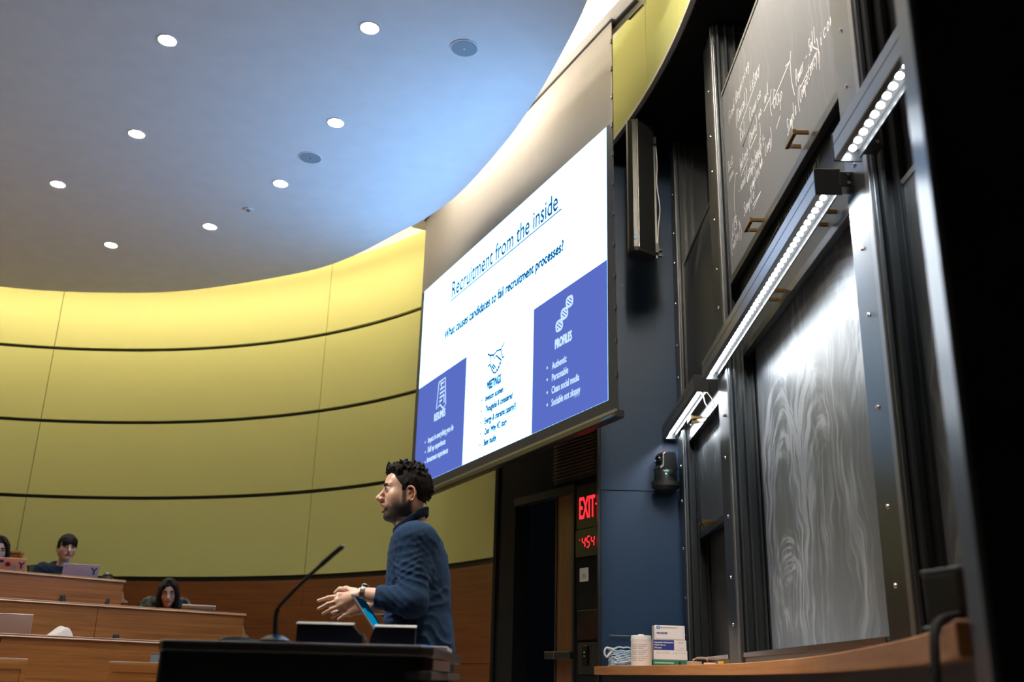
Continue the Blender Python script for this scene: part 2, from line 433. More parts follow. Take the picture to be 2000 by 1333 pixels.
# doorway beside the felt wall
DX, DY = math.sin(math.radians(149)), math.cos(math.radians(149))       # along the door wall, far jamb to near jamb
D0 = np.array([-0.08, 8.31]); DN = np.array([DY * -1, DX])               # DN: away from the room
def dp(t, b, z): p = D0 + t * np.array([DX, DY]) + b * DN; return (p[0], p[1], z)
def dbox(t0, t1, b0, b1, z0, z1, mb=None):
    mb = mb or MB()
    return mb.add([dp(t0,b0,z0),dp(t1,b0,z0),dp(t1,b1,z0),dp(t0,b1,z0),dp(t0,b0,z1),dp(t1,b0,z1),dp(t1,b1,z1),dp(t0,b1,z1)],
                  [(0,3,2,1),(4,5,6,7),(0,1,5,4),(1,2,6,5),(2,3,7,6),(3,0,4,7)])
dw = struct(dbox(-0.06, 0.28, 0.0, 0.14, 0, 4.9), 'wall_front.002', M['matblack'])
dbox(0.28, 1.62, 0.0, 0.14, 2.25, 4.9).build('header_panel', M['matblack'], dw)
dbox(1.135, 1.62, 0.0, 0.14, 0, 2.25).build('column_panel', M['matblack'], dw)
dbox(-0.02, 0.02, -0.02, 0.0, 0, 4.9).build('jamb_trim', M['matblack'], dw)
struct(dbox(-0.3, 1.9, 0.9, 1.0, 0, 4.9), 'wall_front.003', M['matblack'])
d1 = empty('door_1', dp(0.86, 0.1, 0), kind='structure')
d1['label'] = 'dark wooden door with a push bar left of the exit sign'
dbox(0.28, 1.135, -0.015, 0.06, 2.19, 2.25).build('door_frame', M['black'], d1)
dbox(1.11, 1.135, -0.015, 0.06, 0, 2.19).build('door_frame', M['satin'], d1)
dbox(0.855, 1.11, 0.03, 0.075, 0.01, 2.19).build('door_leaf', M['doorwood'], d1)
dbox(0.84, 0.855, 0.02, 0.085, 0.01, 2.19).build('leaf_edge', M['black'], d1)
pb = dbox(0.80, 1.13, -0.045, -0.005, 1.00, 1.055).build('push_bar', M['satin'], d1, bevel=0.006)
dbox(0.93, 0.945, -0.05, -0.044, 1.0, 1.055).build('bar_end', M['steel'], pb)
lv = empty('vent_louvre', dp(1.14, 0, 2.3), 'brown slatted louvre grille above the dark doorway', 'vent')
dbox(0.86, 1.43, -0.012, -0.004, 2.28, 2.95).build('frame', M['black'], lv)
for k in range(24):
    z = 2.305 + k * 0.026
    MB().add([dp(0.88,-0.014,z+0.014),dp(1.41,-0.014,z+0.014),dp(1.41,-0.036,z),dp(0.88,-0.036,z),
              dp(0.88,-0.014,z+0.018),dp(1.41,-0.014,z+0.018),dp(1.41,-0.036,z+0.004),dp(0.88,-0.036,z+0.004)],
             [(0,3,2,1),(4,5,6,7),(0,1,5,4),(1,2,6,5),(2,3,7,6),(3,0,4,7)]).build('slat', M['louvre'], lv)

# ------------------------------------------------------------------ ceiling disc with its downlights
EDGE = [(-5.667,9.581),(-5.421,9.734),(-4.759,9.833),(-3.819,9.796),(-3.05,9.569),(-2.055,9.095),(-1.538,8.685),(-1.042,8.13),
        (-0.769,7.811),(-0.454,7.316),(-0.104,6.539),(0.105,5.953),(0.269,5.377),(0.391,4.849),(0.47,4.2),(0.48,3.5),(0.36,2.6),(0.08,1.8),
        (-0.5,1.0),(-1.5,0.25),(-3.0,-0.3),(-5.0,-0.5),(-7.0,0.0),(-8.7,1.3),(-9.7,3.2),(-9.8,5.6),(-9.0,7.6),(-7.7,8.9),(-6.5,9.4)]
edge = catmull(EDGE, 6, closed=True)
LIGHTS = [(-0.932,5.17),(-2.243,5.35),(-1.321,6.289),(-2.85,6.522),(-1.928,7.254),(-3.80,7.366),(-2.749,8.115),(-3.814,8.581)]
LIGHTS_OUT = [(-1.75,4.25),(-3.2,4.2),(-2.6,2.6),(0.25,4.4),(-4.2,5.3),(-4.4,3.0),(-5.3,7.6),(-5.9,5.6),(-5.8,3.6),(-7.6,4.6),(-7.2,6.6)]
SPK = [(-0.352,5.35),(-1.603,6.81)]
ZC = 4.65
bm = bmesh.new()
def loop(pts, z):
    vs = [bm.verts.new((p[0], p[1], z)) for p in pts]
    return vs, [bm.edges.new((vs[i], vs[(i+1) % len(vs)])) for i in range(len(vs))]
ov, oe = loop(edge, ZC); es = list(oe)
for (x, y) in LIGHTS + LIGHTS_OUT:
    _, e = loop([(x + 0.056*math.cos(a), y + 0.056*math.sin(a)) for a in np.linspace(0, 2*math.pi, 24, endpoint=False)], ZC); es += e
bmesh.ops.triangle_fill(bm, use_beauty=True, edges=es, normal=(0, 0, -1))
tv = [bm.verts.new((v.co.x, v.co.y, ZC + 0.13)) for v in ov]
for i in range(len(ov)):
    bm.faces.new((ov[i], ov[(i+1) % len(ov)], tv[(i+1) % len(tv)], tv[i]))
bm.faces.new(tv)
me = bpy.data.meshes.new('ceiling_disc'); bm.to_mesh(me); bm.free(); me.materials.append(M['ceiling'])
o = bpy.data.objects.new('ceiling.002', me); COL.objects.link(o); o['kind'] = 'structure'

# cove strip lamps lying above the ceiling disc, out of sight
def cove(pts, name, label, wd=0.07, mat=None):
    # pts: (x, y, z, outward direction) along the strip
    mb = MB(); vs = []
    for (x, y, z, dx, dy) in pts:
        for off, h in ((0.0, 0.03), (0.0, 0.0), (wd, 0.0), (wd, 0.03)): vs.append((x + dx * off, y + dy * off, z + h))
    k = len(pts); fs = [(i*4+j, i*4+(j+1) % 4, (i+1)*4+(j+1) % 4, (i+1)*4+j) for i in range(k - 1) for j in range(4)]
    fs += [(0, 3, 2, 1), (k*4-4, k*4-3, k*4-2, k*4-1)]
    t = empty(name, (pts[0][0], pts[0][1], pts[0][2]), label, 'lamp')
    mb.add(vs, fs).build('strip', mat or M['cove'], t)
def cove_edge(cond, off, z):
    c = np.array([-4.6, 4.7]); out = []
    for q in edge:
        if not cond(q): continue
        d = (np.array([q[0], q[1]]) - c); d /= np.linalg.norm(d); out.append((q[0] + d[0] * off, q[1] + d[1] * off, z, d[0], d[1]))
    return out
LABDN = 'round white downlight in the ceiling, '
LAB = ['left of the upper round speaker', 'the upper left one nearest the top edge', 'left of and above the left round speaker',
       'upper one of the left row', 'below and left of the left round speaker', 'leftmost of all in the photo', 'right of the two nearest the felt wall', 'left of the two nearest the felt wall']
def make_light(x, y):
    t = empty('downlight', (x, y, ZC))
    r = MB()
    a = [(0.056,-0.003),(0.069,-0.003),(0.069,0.001),(0.056,0.001)]
    n = 28
    vs = [(x+rr*math.cos(2*math.pi*j/n), y+rr*math.sin(2*math.pi*j/n), ZC+zz) for rr, zz in a for j in range(n)]
    r.add(vs, [(i*n+j, i*n+(j+1) % n, ((i+1) % 4)*n+(j+1) % n, ((i+1) % 4)*n+j) for i in range(4) for j in range(n)])
    r.build('trim_ring', M['white'], t, smooth=True)
    c = MB(); prof = [(0.056, 0.0), (0.054, 0.03), (0.046, 0.095)]
    vs = [(x+rr*math.cos(2*math.pi*j/n), y+rr*math.sin(2*math.pi*j/n), ZC+zz) for rr, zz in prof for j in range(n)]
    c.add(vs, [(i*n+j, i*n+(j+1) % n, (i+1)*n+(j+1) % n, (i+1)*n+j) for i in range(2) for j in range(n)])
    c.build('reflector', M['reflector'], t, smooth=True)
    MB().lathe([(0.040, 0.070), (0.040, 0.085)], (x, y, ZC), 24).build('lamp', M['lamp'], t)
    return t
M['reflector'] = flat('reflector', (0.80, 0.76, 0.66), 0.25, metal=0.4)
proto = make_light(*LIGHTS[0])
tag(proto, LABDN + LAB[0], 'ceiling light', 'recessed downlights')
for (x, y), lb in zip(LIGHTS[1:], LAB[1:]):
    c = copy_tree(proto); c.location = (x, y, ZC); c['label'] = LABDN + lb
for (x, y) in LIGHTS_OUT:
    c = copy_tree(proto); c.location = (x, y, ZC); c['label'] = 'round recessed downlight in the part of the ceiling outside the frame'; c['group'] = 'downlights outside the frame'
cove([(CX + 4.92 * math.sin(math.radians(a)), CY + 4.92 * math.cos(math.radians(a)), 5.12, math.sin(math.radians(a)), math.cos(math.radians(a))) for a in np.linspace(-75, 56, 60)],
     'cove_lamp', 'hidden warm strip lamp above the ceiling rim along the felt wall')
cove(cove_edge(lambda q: -0.9 < q[0] < 0.05 and q[1] > 5.9, -0.16, 5.05), 'cove_lamp', 'hidden warm strip lamp above the ceiling rim beside the projection screen', mat=M['cove2'])
cove(cove_edge(lambda q: q[0] > -0.3 and 0.9 < q[1] < 6.3, -0.22, 4.80), 'cove_lamp', 'hidden warm strip lamp above the ceiling rim beside the blackboards', mat=M['cove3'])
cove(cove_edge(lambda q: q[0] > 0.2 and 1.0 < q[1] < 4.3, 0.06, 5.0), 'cove_lamp', 'hidden warm strip lamp in the gap above the chalkboards', mat=M['cove4'])
sf = empty('key_spotlight', (-3.0, 3.1, ZC), 'white key spotlight added outside the frame to light the lecturer', 'spotlight')
sd = np.array(Vector((-0.45, 4.15, 1.35)) - Vector((-3.0, 3.1, 4.52))); sd /= np.linalg.norm(sd); sc = np.array([-3.0, 3.1, 4.52])
MB().tube([sc - sd * 0.13, sc - sd * 0.12, sc - sd * 0.008, sc + sd * 0.0], [0.03, 0.055, 0.055, 0.07], 20, cap=False).build('housing', M['white'], sf, smooth=True)
MB().tube([(-3.0, 3.1, ZC), sc - sd * 0.07 + np.array([0, 0, .05])], 0.012, 10).build('stem', M['white'], sf, smooth=True)
MB().lathe([(0.05, -0.02), (0.05, 0.0)], (-3.0, 3.1, ZC), 20).build('canopy', M['white'], sf, smooth=True)
for k, (x, y) in enumerate(SPK):
    t = empty('ceiling_speaker', (x, y, ZC), ['round flush ceiling speaker right of the top middle downlight', 'round flush ceiling speaker beside the middle downlights'][k], 'speaker', 'flush ceiling speakers')
    MB().lathe([(0.085, -0.004), (0.093, -0.004), (0.093, 0.002), (0.085, 0.002)], (x, y, ZC), 32).build('rim', M['ceiling'], t, smooth=True)
    MB().lathe([(0.083, -0.0055), (0.083, -0.004)], (x, y, ZC), 32).build('grille', M['grille'], t)
    MB().lathe([(0.006, -0.008), (0.006, -0.0055)], (x, y, ZC), 10).build('centre_screw', M['bolt'], t)
x, y = -2.307, 7.741
t = empty('sprinkler_cover', (x, y, ZC), 'small round sprinkler cover plate on the ceiling between downlights', 'sprinkler')
MB().lathe([(0.040, -0.012), (0.042, -0.004), (0.036, 0.0)], (x, y, ZC), 24).build('cover_plate', M['ceiling'], t, smooth=True)
MB().lathe([(0.012, -0.02), (0.018, -0.012)], (x, y, ZC), 14).build('head', M['rail'], t, smooth=True)

# ------------------------------------------------------------------ projection screen
az = math.radians(-25.25)
SD = np.array([math.sin(az), math.cos(az), 0]); SN = np.array([-SD[1], SD[0], 0.0])     # along the cloth (to the far end), towards the room
S0 = np.array([0.574, 5.6, 0.0])
def sp(s, z, b=0.0): p = S0 + SD * s + SN * b; return (p[0], p[1], z)
def on_screen(x, y):
    d = _ray(x, y); n = SN; p0 = S0 - np.array([0, 0, CAMZ]) * 0
    t = (n[:2] @ p0[:2]) / (n[:2] @ d[:2]); p = d * t
    return float((p[:2] - S0[:2]) @ SD[:2]), float(p[2] + CAMZ)
def sbox(s0, s1, b0, b1, z0, z1, mb=None):
    return (mb or MB()).add([sp(s0,z0,b0),sp(s1,z0,b0),sp(s1,z0,b1),sp(s0,z0,b1),sp(s0,z1,b0),sp(s1,z1,b0),sp(s1,z1,b1),sp(s0,z1,b1)],
                  [(0,3,2,1),(4,5,6,7),(0,1,5,4),(1,2,6,5),(2,3,7,6),(3,0,4,7)])
scr = empty('projection_screen', sp(1.6, 2.29), 'large hanging projection screen showing a recruitment slide', 'screen')
W_, Z0, Z1 = 3.28, 2.42, 4.25
sbox(-0.07, W_ + 0.07, -0.006, 0.0, Z1 + 0.004, 5.03).build('drop_cloth', M['fabric'], scr)
bd = MB()
bd.prism([sp(-0.07, Z1 + .004), sp(0.0, Z1 + .004), sp(0.0, Z0), sp(-0.105, Z0)], SN * -0.006, SN * 0.0)
bd.prism([sp(W_, Z1 + .004), sp(W_ + 0.07, Z1 + .004), sp(W_ + 0.09, Z0), sp(W_, Z0)], SN * -0.006, SN * 0.0)
bd.prism([sp(-0.105, Z0), sp(W_ + 0.09, Z0), sp(W_ + 0.1, 2.335), sp(-0.115, 2.335)], SN * -0.006, SN * 0.0)
bd.build('border', M['border'], scr)
sbox(0.0, W_, -0.005, 0.0, Z0, Z1 + .004).build('picture', M['pic_white'], scr)
sbox(-0.065, W_ + 0.065, -0.014, -0.007, 2.335, 5.03).build('glow_block', M['matblack'], scr)  # unseen sheet added to block the picture's glow towards the back
sbox(-0.135, W_ + 0.12, -0.03, 0.03, 2.285, 2.335).build('weight_bar', M['satin'], scr, bevel=0.008)
sbox(-0.135, W_ + 0.12, 0.026, 0.032, 2.318, 2.335).build('bar_lip', M['rail'], scr)
for k in range(12):
    z = 2.55 + k * 0.21; s = -0.075 - 0.03 * max(0, (4.25 - z) / 1.85)
    MB().obox(sp(s, z, 0.002), (0.014, 0.012, 0.03), rotm(rz=math.atan2(SD[1], SD[0]))).build('tension_tab', M['satin'], scr)
hs = MB().prism([sp(-0.40, 5.06, 0.10), sp(-0.40, 5.03, 0.06), sp(-0.40, 5.03, -0.10), sp(-0.40, 5.20, -0.10), sp(-0.40, 5.20, 0.10)], SD * 0, SD * 4.0)
hs.build('roller_case', M['white'], scr, bevel=0.01)
sbox(-0.33, W_ + 0.1, -0.05, -0.02, 5.015, 5.031).build('slot', M['black'], scr)
sbox(-0.09, W_ + 0.1, -0.02, 0.01, 5.018, 5.031).build('cloth_roll', M['border'], scr)
MB().tube([sp(-0.30, 5.06, -0.11), sp(-0.12, 5.06, -0.11)], 0.022, 12).build('roller_tube', M['steel'], scr, smooth=True)
sbox(-0.47, -0.40, -0.13, 0.10, 5.03, ZU).build('end_bracket', M['white'], scr, bevel=0.012)
MB().ball(sp(-0.435, 5.06, 0.105), 0.012, 10).build('screw', M['black'], scr, smooth=True)
def wordmark():
    mb = MB(); XD, YD = -SD, np.array([0, 0, 1.0])
    s, z = 0.03, 2.293
    add_text(mb, 'Stewart', sp(s, z, 0.0325), XD, YD, 0.13, 0.022); return mb
wordmark().build('lettering', M['boxsky'], scr)
# --- the slide
XD, YD = -SD, np.array([0, 0, 1.0])
NAVY, PALE = M['pic_navy'], M['pic_text']
def stext(mat, txt, p0, p1, cap, bold=0.0, lift=0.003):
    (s0, z0), (s1, z1) = on_screen(*p0), on_screen(*p1); mb = MB()
    add_text(mb, txt, sp(s0, (z0 + z1) / 2, lift), XD, YD, abs(s0 - s1), cap, bold)
    o = mb.build('text_line', mat, scr); o['kind'] = 'stuff'
def dot(mat, x, y, dz=0.018):
    s, z = on_screen(x, y); MB().lathe([(0.010, 0), (0.010, 0.0002)], sp(s, z + dz, 0.003), 10, np.column_stack([XD, YD, SN])).build('bullet', mat, scr)
def srect(mat, s0, s1, z0, z1, lift, name):
    MB().add([sp(s0, z0, lift), sp(s1, z0, lift), sp(s1, z1, lift), sp(s0, z1, lift)], [(0, 1, 2, 3)]).build(name, mat, scr)
sL, zL = on_screen(912, 697); sR, zR = on_screen(1043, 605)
srect(M['pic_purple'], sL, W_, Z0, zL, 0.0012, 'slide_panel'); srect(M['pic_purple'], 0.0, sR, Z0, zR, 0.0012, 'slide_panel')
stext(NAVY, 'Recruitment from the inside', (883, 580), (1090, 411), 0.145, 0.0035)
(s0, zu), (s1, zu1) = on_screen(880, 589), on_screen(1098, 408); srect(NAVY, s0, s1, (zu+zu1)/2 - 0.006, (zu+zu1)/2 + 0.006, 0.003, 'underline')
stext(NAVY, 'What causes candidates to fail recruitment processes?', (869, 661), (1101, 493), 0.080, 0.0056)
stext(NAVY, 'MEETINGS', (951.9, 761.6), (979, 748), 0.064, 0.0075)
for k, (tx, a, b) in enumerate((('Investor acumen', (948.8,784), (983.4,767)), ('Thoughtful & considered', (948.8,805.7), (1001.4,778.7)),
        ('Energy & charisma (sparky!)', (947,828.2), (1008.2,799.4)), ("Clear 'Why VC' story", (946.6,849.9), (990.2,830)), ('Beer buddy', (945.7,871.5), (969.5,860.7)))):
    stext(NAVY, tx, a, b, 0.048, 0.0042); dot(NAVY, 941.5 - k * .9, a[1] + 3)
stext(PALE, 'PROFILES', (1085, 681.3), (1117.2, 664.5), 0.062, 0.005)
for tx, a, b in (('Authentic', (1078.8,721.3), (1107.3,708)), ('Personable', (1078.8,744.4), (1110.3,729.7)),
                 ('Clean social media', (1078.3,769.6), (1132,743.3)), ('Sociable not sloppy', (1078,793.8), (1134,767.5))):
    stext(PALE, tx, a, b, 0.048, 0.0022); dot(PALE, 1069.5, a[1] + 3)
stext(PALE, 'RESUMES', (848.5, 823.2), (870, 812), 0.062, 0.005)
for tx, a, b in (('Impact in everything you do', (836.6,865), (885.9,840.5)), ('Skill up experience', (835.9,883.9), (870.4,868)),
                 ('Investment experience', (834.3,903.6), (875.2,885.5))):
    stext(PALE, tx, a, b, 0.048, 0.003); dot(PALE, 831, a[1] + 2, 0.01)
sl_h, sl_d, sl_r = MB(), MB(), MB()
def sstroke(mb, pts, wid=0.011):
    q = [on_screen(*p) for p in pts]; mb.ribbon([sp(s, z, 0.003) for s, z in q], wid, SN)
# handshake drawing
for st in (((953,692),(959,695),(965,694),(971,686),(979,683),(986,669)), ((959.5,696),(957.5,713)), ((953,717),(958,712)), ((979,683),(982,699),(986,697)),
           ((965,694),(966,702),(970,695),(975,700),(980,704)), ((958,713),(961,722),(965,729),(969,728),(974,721),(979,708),(980,704)),
           ((961,715),(966,722)), ((963,712),(969,719)), ((973,716),(976,719)), ((970,721),(973,725)), ((976,709),(979,712))):
    sstroke(sl_h, st, 0.015)
# double helix drawing
hx = [(1088 + 30 * t + 5.2 * math.sin(t * 9.4), 648 - 70 * t + 4.0 * math.sin(t * 9.4)) for t in np.linspace(0, 1, 40)]
hy = [(1088 + 30 * t - 5.2 * math.sin(t * 9.4), 648 - 70 * t - 4.0 * math.sin(t * 9.4)) for t in np.linspace(0, 1, 40)]
sstroke(sl_d, hx, 0.016); sstroke(sl_d, hy, 0.016)
for i in range(1, 40, 3): sstroke(sl_d, (hx[i], hy[i]), 0.013)
# page drawing with ruled lines
for st in (((858,748),(870.5,738),(871,790),(866,798),(860,791),(853,800),(858,748)), ((861,752),(868,746)), ((860,762),(869,755)), ((859.5,770),(869,763)), ((859,778),(868.5,771)),
           ((858.5,786),(864,781)), ((862,748),(863,757)), ((868,770),(868,787))):
    sstroke(sl_r, st, 0.017)
for mb, nm, mt in ((sl_h, 'handshake_drawing', NAVY), (sl_d, 'helix_drawing', PALE), (sl_r, 'page_drawing', PALE)):
    o = mb.build(nm, mt, scr); o['kind'] = 'stuff'

# ================================================================== BLACKBOARDS
def post(y0, y1, label, first=False):
    # y0 < y1: plate towards the room at X=1.17..1.2, channel lips on both sides
    t = empty('chalkboard_post', (1.3, (y0 + y1) / 2, 0.95), label, 'post', 'posts between the chalkboards')
    MB().box(1.20, 1.42, y0 + 0.02, y1 - 0.02, 0.95, 4.735).build('column', M['post'], t)
    MB().box(1.185, 1.20, y0, y1, 0.95, 4.735).build('face_plate', M['plate'], t, bevel=0.003)
    MB().box(1.178, 1.186, y0 + 0.02, y0 + 0.055, 0.95, 4.735).build('face_strip', M['rail'], t, bevel=0.002)
    for X in (1.205, 1.252, 1.305):
        for (a, b) in ((y0 - 0.028, y0 + 0.02), (y1 - 0.02, y1 + 0.028)):
            MB().box(X, X + 0.010, a, b, 1.0, 4.70).build('channel_lip', M['post'], t)
    z = 1.15; ym = (y0 + y1) / 2 + 0.03; k = 0
    while z < 4.6:
        MB().lathe([(0.009, 0), (0.008, 0.004), (0.004, 0.006)], (1.185, ym, z), 10, np.array([[0, 0, -1], [0, 1, 0], [1, 0, 0]], float)).build('bolt', M['bolt'], t, smooth=True)
        z += 0.32 if k % 3 else 0.24; k += 1
    return t
post(6.55, 6.79, 'dark metal chalkboard post in the corner by the blue wall')
post(5.14, 5.43, 'dark metal post between the narrow far chalkboards and the big chalkboards')
post(2.92, 3.165, 'dark metal post right of the big smeared chalkboard')

def board(name_label, y0, y1, z0, z1, X, mat, rail=0.045, handles=(), thick=0.022, top_rail=True):
    t = empty('chalkboard', (X, (y0 + y1) / 2, z0), name_label, 'chalkboard')
    MB().box(X, X + thick, y0, y1, z0 + rail * .6, z1).build('slate', mat, t)
    MB().box(X - 0.006, X + thick + 0.004, y0, y1, z0, z0 + rail).build('bottom_rail', M['satin'], t, bevel=0.003)
    if top_rail:
        MB().box(X - 0.005, X + thick + 0.004, y0, y1, z1 - 0.012, z1 + 0.012).build('top_rail', M['rail'], t, bevel=0.002)
    for a in (y0, y1 - 0.012):
        MB().box(X - 0.005, X + thick, a, a + 0.012, z0, z1).build('side_rail', M['satin'], t)
    for (hy, hz) in handles:
        h = MB(); d = 0.058; w = 0.062
        h.box(X - d, X, hy - w, hy - w + 0.010, hz - 0.009, hz + 0.009)
        h.box(X - d, X, hy + w - 0.010, hy + w, hz - 0.009, hz + 0.009)
        h.box(X - d - 0.010, X - d + 0.006, hy - w, hy + w, hz - 0.013, hz + 0.013)
        ho = h.build('handle', M['brass'], t, bevel=0.002)
        MB().tube([(X - d + 0.004, hy + 0.01, hz - 0.013), (X - d + 0.004, hy + 0.01, hz - 0.034)], 0.005, 8).build('catch', M['steel'], ho, smooth=True)
    return t
SL = dict(u=slate('slate_written', 0.22, 0.58, 3.0, base=(0.105, 0.108, 0.115), haze=0.2, spec=0.30), m=slate('slate_plain', 0.10, 0.55, 11.0), l=slate('slate_smeared', 1.2, 0.42, 0.0, haze=0.24, arcs=((0.55,0.55,0.40,0.75,0.35,1.15,.9),(-0.05,0.35,0.45,0.95,0.4,1.15,.7),(-0.62,0.5,0.38,0.9,0.4,1.2,.6),(0.55,0.22,0.28,0.32,0.2,1.1,.8),(-.25,1.0,.7,.55,.5,1.2,.5))),
          s=slate('slate_far', 0.6, 0.44, 21.3, arcs=((0.1,0.45,0.35,0.35,0.2,1.1,.9),(-0.2,0.8,0.4,0.5,0.3,1.1,.6))), d=slate('slate_dark', 0.05, 0.5, 31.0), r=slate('slate_near', 0.45, 0.44, 41.7, arcs=((0.3,0.4,0.4,0.7,0.3,1.1,.8),)))
bU = board('big upper chalkboard with lines of white handwriting and two brass handles', 3.20, 5.105, 2.965, 4.19, 1.216, SL['u'], handles=((3.67, 3.045), (4.44, 3.015)))
bM = board('middle chalkboard partly hidden behind the long light bar, two brass handles', 3.20, 5.105, 2.545, 3.80, 1.264, SL['m'], handles=((3.56, 2.625), (4.33, 2.60)))
bL = board('big lower chalkboard covered in wiped chalk smears above the wooden ledge', 3.20, 5.105, 1.005, 2.72, 1.325, SL['l'], rail=0.02)
bSt = board('narrow far upper chalkboard with a faint wiped arc, behind the short light bar', 5.46, 6.515, 2.40, 3.70, 1.216, SL['d'], handles=((6.15, 2.46),))
bSm = board('narrow far middle chalkboard, smeared and lit by the short light bar', 5.46, 6.515, 1.75, 2.98, 1.264, SL['s'], handles=((6.15, 1.80),))
bSl = board('narrow far lower chalkboard, dark and clean, behind the small boxes', 5.46, 6.515, 1.005, 2.10, 1.325, SL['d'], rail=0.02)
bR = board('right chalkboard with grey smears beside the black panel', 1.53, 2.885, 1.005, 2.42, 1.264, SL['r'], rail=0.02)
for (y0, y1, lb) in ((5.43, 6.55, 'grey metal chalk trough under the narrow far chalkboards'), (3.165, 5.14, 'grey metal chalk trough under the big smeared chalkboard'),
                     (1.53, 2.92, 'grey metal chalk trough under the right chalkboard')):
    t = empty('chalk_trough', (1.25, (y0 + y1) / 2, 0.95), lb, 'trough')
    y0 += 0.030; y1 -= 0.030
    MB().box(1.19, 1.35, y0, y1, 0.951, 1.0).build('trough_body', M['rail'], t, bevel=0.003)
    MB().box(1.183, 1.19, y0, y1, 0.985, 1.006).build('trough_lip', M['bolt'], t)

# --- handwriting: single-stroke letters
GL = {'a': [[(.8,.6),(.3,.65),(.1,.25),(.35,0),(.7,.2),(.8,.6),(.85,.05),(1,.1)]], 'b': [[(.1,1.3),(.15,0),(.6,0),(.8,.35),(.5,.6),(.15,.4)]],
 'c': [[(.8,.5),(.5,.65),(.15,.35),(.4,0),(.85,.12)]], 'd': [[(.7,.5),(.3,.6),(.1,.2),(.4,0),(.75,.3),(.85,1.3),(.8,.05)]],
 'e': [[(.1,.3),(.7,.4),(.5,.65),(.15,.4),(.3,.02),(.9,.15)]], 'f': [[(.8,1.2),(.5,1.3),(.35,.9),(.3,-.4)],[(.05,.55),(.75,.6)]],
 'g': [[(.7,.55),(.3,.6),(.15,.25),(.6,.15),(.75,.6),(.7,-.4),(.2,-.4)]], 'h': [[(.1,1.3),(.12,0),(.3,.5),(.65,.55),(.75,0)]],
 'i': [[(.3,.6),(.3,.05),(.5,.05)],[(.32,.85),(.36,.9)]], 'l': [[(.2,1.3),(.2,.1),(.5,.05)]], 'm': [[(.05,.6),(.1,0),(.25,.5),(.4,.5),(.45,0),(.6,.5),(.8,.5),(.9,0)]],
 'n': [[(.1,.6),(.12,0),(.3,.5),(.65,.55),(.75,0)]], 'o': [[(.5,.62),(.15,.35),(.4,0),(.8,.3),(.5,.62)]], 'p': [[(.1,.6),(.15,-.5)],[(.12,.45),(.6,.6),(.75,.3),(.2,.1)]],
 'q': [[(.7,.6),(.2,.5),(.2,.1),(.7,.3),(.7,-.5)]], 'r': [[(.1,.6),(.15,0),(.3,.5),(.75,.55)]], 's': [[(.8,.6),(.3,.55),(.3,.35),(.7,.25),(.6,0),(.1,.05)]],
 't': [[(.4,1.1),(.4,.1),(.7,.05)],[(.1,.7),(.75,.75)]], 'u': [[(.1,.6),(.15,.1),(.5,0),(.75,.6),(.8,0)]], 'v': [[(.1,.6),(.35,0),(.75,.6)]],
 'w': [[(.05,.6),(.2,0),(.45,.5),(.65,0),(.9,.6)]], 'x': [[(.1,.6),(.8,0)],[(.75,.6),(.1,0)]], 'y': [[(.1,.6),(.4,.1)],[(.8,.6),(.2,-.5)]], 'z': [[(.1,.6),(.8,.6),(.1,0),(.8,.05)]],
 'A': [[(0,0),(.5,1.2),(.9,0)],[(.2,.45),(.75,.45)]], 'C': [[(.9,1),(.5,1.2),(.1,.6),(.4,0),(.9,.15)]], 'D': [[(.1,1.2),(.12,0)],[(0,1.15),(.8,.9),(.8,.3),(.1,0)]],
 'F': [[(.9,1.2),(.15,1.15),(.12,0)],[(.12,.6),(.7,.65)]], 'G': [[(.9,1),(.5,1.2),(.1,.6),(.4,0),(.9,.2),(.9,.55),(.55,.5)]], 'P': [[(.1,0),(.15,1.2),(.8,1.05),(.7,.6),(.15,.5)]],
 'R': [[(.1,0),(.15,1.2),(.8,1.05),(.7,.65),(.15,.55),(.85,0)]], 'S': [[(.9,1.05),(.4,1.2),(.25,.8),(.8,.45),(.6,0),(.05,.1)]], 'T': [[(0,1.15),(.95,1.2)],[(.5,1.2),(.45,0)]],
 'U': [[(.1,1.2),(.15,.15),(.6,0),(.85,.3),(.9,1.2)]], 'M': [[(.05,0),(.15,1.2),(.5,.3),(.85,1.2),(.95,0)]], '-': [[(.1,.4),(.8,.45)]], '(': [[(.7,1.4),(.2,.8),(.2,.2),(.6,-.4)]],
 ')': [[(.2,1.4),(.7,.8),(.65,.1),(.2,-.4)]], '.': [[(.3,.02),(.36,.06)]], ':': [[(.3,.1),(.36,.14)],[(.3,.5),(.36,.54)]], '/': [[(.1,-.3),(.8,1.3)]], '+': [[(.1,.4),(.8,.4)],[(.45,.75),(.45,.05)]], ' ': []}
def scribble(mb, txt, y, z, h, dy=None, X=1.2145, wid=0.0048, rise=0.0):
    # writing runs from far (large Y) to near; h is the x-height scale
    adv = dy or h * 0.95; rng = random.Random(hash(txt) % 1000 if False else len(txt) * 7 + ord(txt[0])); cx = 0
    for ch in txt:
        for st in GL.get(ch, []):
            pts = [(X, y - (cx + (p[0] + 0.18 * p[1]) * adv * 0.9) , z + rise * cx + p[1] * h + rng.uniform(-.04, .04) * h) for p in st]
            if len(pts) > 2: pts = catmull(pts, 3)
            mb.ribbon(pts, wid, (-1, 0, 0))
        cx += adv
def mark(mb, pts, X=1.2145, wid=0.0050):
    q = [atx(x, y, X) for x, y in pts]
    q = catmull(q, 4) if len(q) > 2 else q
    mb.ribbon(q, wid, (-1, 0, 0))
def line_at(mb, txt, p0, p1, h, X=1.2145):
    a, b = atx(*p0, X), atx(*p1, X); n = len(txt)
    scribble(mb, txt, a[1], a[2], h, dy=(a[1] - b[1]) / n, X=X, rise=(b[2] - a[2]) / max(1e-6, a[1] - b[1]))
cw = MB()
line_at(cw, 'Find Requiring', (1424, 242), (1463, 128), 0.055)
